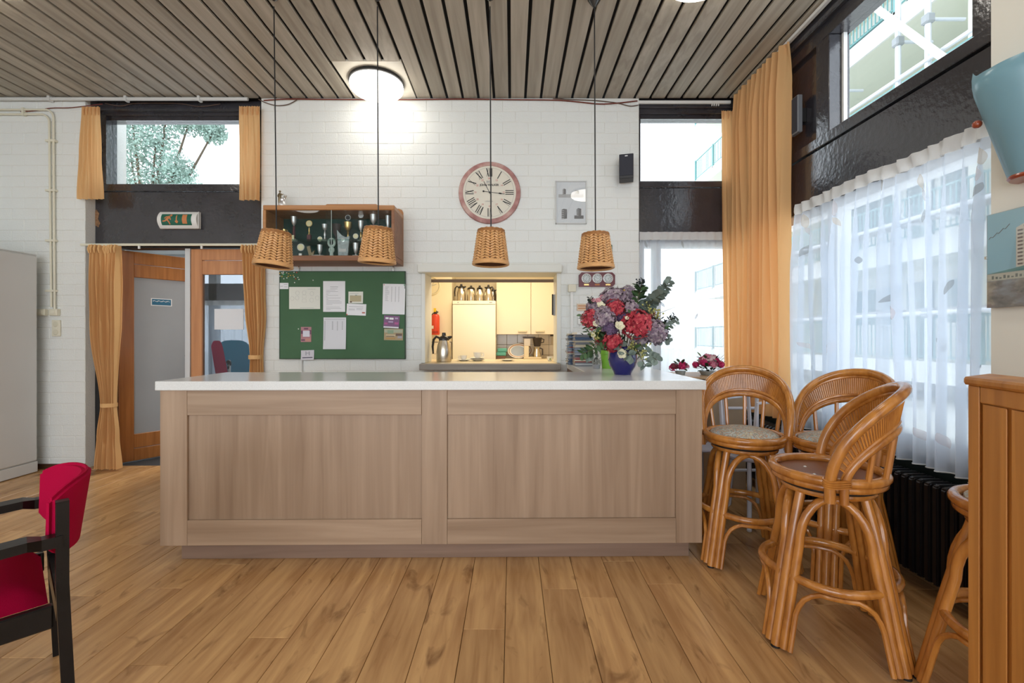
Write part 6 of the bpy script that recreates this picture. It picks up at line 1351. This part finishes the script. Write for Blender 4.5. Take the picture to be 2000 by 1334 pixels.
# --- folded terrace tables stacked in the corner
m_ttop = mat('lilac_grey_top', (.42, .41, .46), .35); m_tleg = mat('leg_white_metal', (.60, .60, .64), .4)
def terrace(label, x, y, z, r, rz=0.0, up=False):
    t = T('terrace_table', label, 'table', (x, y, 0), rz, 'grey terrace tables stored in the corner')
    bm = bmesh.new(); lathe(bm, [(0, z - .018), (r - .006, z - .018), (r, z - .009), (r - .005, z), (0, z)], 40); P('table_top', bm, m_ttop, t, True)
    if not up:
        for k in range(4):
            a = PI / 4 + k * PI / 2; bm = bmesh.new(); tube(bm, [(.10 * math.cos(a), .10 * math.sin(a), z - .02), (.12 * math.cos(a), .12 * math.sin(a), .1), (r * .82 * math.cos(a), r * .82 * math.sin(a), .018)], .014, 8); P('leg', bm, m_tleg, t, True)
    else:
        for k in range(2):
            s = k * 2 - 1; bm = bmesh.new(); tube(bm, [(-.15, s * .11, z + .012), (-.15, s * .13, z + .31), (.15, s * .13, z + .31), (.15, s * .11, z + .012)], .013, 8); P('leg_frame', bm, m_tleg, t, True)
    return t
terrace('round lilac grey terrace table between the two floral stools', 1.56, 2.99, .47, .25, .3)
terrace('round lilac grey terrace table lowest beside the counter end', 1.225, 3.02, .50, .142, .1)
terrace('upturned terrace table with white metal legs pointing up behind the stools', 1.60, 3.03, .490, .22, .5, True)
tr = T('folding_trestle', 'white metal folding leg frame leaning beside the radiator', 'trestle', (1.72, 3.30, 0))
for dx in (-.18, .06): bm = bmesh.new(); tube(bm, [(dx, 0, .012), (dx, .01, .83)], .013, 8); P('leg', bm, m_tleg, tr, True); P('end_cap', B(dx - .015, dx + .015, -.006, .026, .83, .86, bev=.004), m_blackm, tr)
bm = bmesh.new(); tube(bm, [(-.18, 0, .70), (.06, 0, .70)], .011, 8); tube(bm, [(-.18, 0, .25), (.06, 0, .25)], .011, 8); P('crossbar', bm, m_tleg, tr, True)
# ================================================================== THE HALL BEYOND THE DOOR
m_bur = mat('burgundy_cloth', (.62, .03, .20), .8); m_tcl = mat('petrol_cloth', (.08, .42, .55), .7)
def hall_chair(label, x, y, rz, m):
    t = T('hall_armchair', label, 'chair', (x, y, 0), rz)
    P('seat', B(-.25, .25, -.25, .25, .34, .48, bev=.03), m, t)
    bm = bmesh.new(); grid(bm, 10, 8, lambda u, v: Vector(((u - .5) * .50 * (1 - .25 * max(0, v - .7)), .20 + .10 * v, .45 + .72 * v * (1 - .10 * (2 * u - 1) ** 4)))); bmesh.ops.solidify(bm, geom=bm.faces[:], thickness=.07); P('backrest', bm, m, t, True)
    for sx in (-.24, .24):
        P('armrest', B(sx - .025, sx + .025, -.24, .22, .62, .66, bev=.01), m_ebon, t)
        for sy in (-.22, .2): P('leg', B(sx - .02, sx + .02, sy - .02, sy + .02, 0, .62), m_ebon, t)
hall_chair('burgundy high-backed armchair in the hall behind the door glass', -3.30, 5.62, 2.4, m_bur)
hall_chair('petrol blue armchair further back in the hall', -3.60, 6.25, 3.0, m_tcl)
ro = T('rollator', 'grey rollator with black brake handles in the hall behind the door glass', 'walking aid', (-2.80, 4.88, 0), .5)
for s in (-.2, .2):
    bm = bmesh.new(); tube(bm, [(s, -.25, .08), (s, .0, .55), (s, .08, .93)], .013, 8); tube(bm, [(s, .25, .08), (s, .0, .55)], .013, 8); P('frame', bm, m_alu, ro, True)
    bm = bmesh.new(); tube(bm, [(s, .08, .92), (s, .02, .955), (s, -.12, .955)], .019, 8); P('grip', bm, m_blackm, ro, True)
    bm = bmesh.new(); tube(bm, [(s, .03, .93), (s, -.02, .90), (s, -.11, .89), (s, -.12, .91), (s, -.05, .925)], .008, 6); P('brake_lever', bm, m_blackm, ro, True)
    for y in (-.25, .25): bm = bmesh.new(); tube(bm, [(s, y + .062 * math.cos(2 * PI * k / 20), .08 + .062 * math.sin(2 * PI * k / 20)) for k in range(20)], .018, 8, closed=True); P('wheel', bm, m_blackm, ro, True)
P('seat', B(-.19, .19, -.12, .12, .52, .55, bev=.01), m_blackm, ro)
sheer('white sheer curtain across the hall window behind the door glass', (-4.9, 6.85), (-2.5, 6.85), .42, 1.76, 14, .03, 31, [])
# ================================================================== OUTSIDE
m_conc = mat('white_render', (.82, .83, .81), .8); m_sof = mat('soffit_cream', (.80, .80, .70), .8); m_trail = mat('teal_railing', (.16, .36, .36), .5); m_wgl = mat('window_glass_teal', (.10, .20, .22), .1); m_scaf = mat('scaffold_tube', (.62, .64, .68), .4, .2)
ST('ground', B(-30, 40, 4.6, 60, -.40, -.30), mat('pale_paving', (.66, .66, .62), .9, mott=(.6, .1)))
ap_ = T('apartment_building', 'white gallery apartment building with teal balcony railings outside the windows', 'building', (9.3, 6, -.3))
Y0_, Y1_ = -3.0, 17.0; fl_z = [.6 + .3, 3.4 + .3, 6.2 + .3, 9.0 + .3, 11.8 + .3]
P('facade', B(2.3, 2.6, Y0_, Y1_, 0, 15), m_conc, ap_)
for i, z in enumerate(fl_z):
    s = P('balcony_slab', B(0, 2.3, Y0_, Y1_, z - .30, z), m_sof, ap_); P('slab_edge', B(-.06, 0, Y0_, Y1_, z - .42, z + .06), m_conc, s)
    bm = bmesh.new(); tube(bm, [(-.02, Y0_, z + 1.05), (-.02, Y1_, z + 1.05)], .03, 6); tube(bm, [(-.02, Y0_, z + .16), (-.02, Y1_, z + .16)], .022, 6); y = Y0_
    while y < Y1_: box(bm, -.03, -.01, y - .012, y + .012, z + .16, z + 1.05); y += .125
    rl = P('railing', bm, m_trail, ap_, kind='stuff')
    bm = bmesh.new(); y = Y0_
    while y <= Y1_: box(bm, -.06, .02, y - .04, y + .04, z, z + 1.1); y += 2.0
    P('railing_posts', bm, m_trail, ap_, kind='stuff')
    y = Y0_ + .8
    for k in range(6):
        if y + 1.9 < Y1_:
            wf = P('window', B(2.22, 2.30, y, y + 1.9, z + .9, z + 2.2), m_white, ap_); P('pane', B(2.20, 2.225, y + .09, y + 1.81, z + .99, z + 2.11), m_wgl, wf)
            P('door', B(2.23, 2.30, y + 2.1, y + 2.9, z + .02, z + 2.15), m_wgl, ap_)
        y += 3.3
    for y in (Y0_ + 6.6, Y0_ + 13.4): P('cross_wall', B(.5, 2.3, y, y + .18, z, z + 2.5), m_sof, ap_)
sf = T('scaffold', 'white tube scaffold with a diagonal brace in front of the apartment building', 'scaffold', (8.5, 9.6, -.3))
def tub(nm, a, b_, r=.030): bm = bmesh.new(); tube(bm, [a, b_], r, 8); return P(nm, bm, m_scaf, sf, True)
for y in (-2.0, -.30, .42, 2.4, 4.6):
    tub('standard', (0, y, 0), (0, y, 13.5), .055)
    for z in (2.0, 4.0, 6.0, 8.0, 10.0): tub('transom', (0, y, z), (.75, y, z), .035); P('coupler', B(-.09, .09, y - .09, y + .09, z - .1, z + .1, bev=.03), MATS['frame_grey'], sf)
for z in (2.0, 4.0, 6.1, 7.15, 10.0): tub('ledger', (-.05, -2.2, z), (-.05, 4.8, z), .045)
for z in (2.05, 4.05): P('deck_board', B(.08, .7, -2.1, 4.7, z, z + .05), mat('deck_grey', (.36, .35, .33), .8), sf)
bm = bmesh.new(); box(bm, -.10, -.03, -.06, .06, -2.2, 2.2, M=Matrix.Translation((-.1, 0, 7.96)) @ Matrix.Rotation(-.651, 4, 'X')); P('brace', bm, m_white, sf)
# garden tree behind the upper left window, hedge and far tree for depth
m_fol = mat('tree_foliage', (.30, .42, .36), .7, mott=(2, .4)); m_bark = mat('bark', (.10, .075, .05), .9)
def tree(label, x, y, h, blobs, n, seed, ls):
    rr = random.Random(seed); t = T('tree', label, 'tree', (x, y, -.3)); bm = bmesh.new(); tube(bm, [(0, 0, 0), (.1, 0, h * .3), (.0, .1, h * .6)], [.22, .17, .10], 10)
    for cx_, cy_, cz_, r in blobs: tube(bm, [(0, 0, h * .35), (cx_ * .5, cy_ * .5, cz_ * .5 + h * .25), (cx_, cy_, cz_), (cx_ + r * .8, cy_, cz_ + r * .3)], [.06, .04, .02, .008], 6)
    P('trunk', bm, m_bark, t, True); vs, fs = [], []
    for i in range(n):
        cx_, cy_, cz_, r = rr.choice(blobs); d = Vector((rr.gauss(0, 1), rr.gauss(0, 1), rr.gauss(0, .8))).normalized() * r * rr.random() ** .45; p = Vector((cx_, cy_, cz_)) + d
        a = Vector((rr.gauss(0, 1), rr.gauss(0, 1), rr.gauss(0, 1))).normalized(); b_ = a.orthogonal().normalized(); s = ls * rr.uniform(.6, 1.3); k = len(vs)
        vs += [p + a * s, p + b_ * s * .5, p - a * s, p - b_ * s * .5]; fs.append((k, k + 1, k + 2, k + 3))
    me = bpy.data.meshes.new('crown'); me.from_pydata(vs, [], fs); me.materials.append(m_fol); o = link('crown', me, t); o['kind'] = 'stuff'
tree('leafy garden tree outside the upper left window', -9.6, 12.0, 7.6, [(-1.3, 0, 5.6, .8), (-1.5, .2, 6.6, .9), (-1.2, 0, 7.4, .8), (-.5, 0, 5.3, .7), (-.6, .2, 6.2, .8), (-.4, 0, 7.1, .8), (.2, 0, 6.6, .6), (.3, .2, 5.6, .6), (.8, 0, 5.9, .45), (.5, 0, 7.4, .6), (1.1, 0, 7.2, .4), (1.6, .2, 7.0, .35), (1.1, 0, 5.3, .4), (-.2, 0, 4.4, .9), (-1.6, 0, 4.8, .8)], 19000, 5, .042)
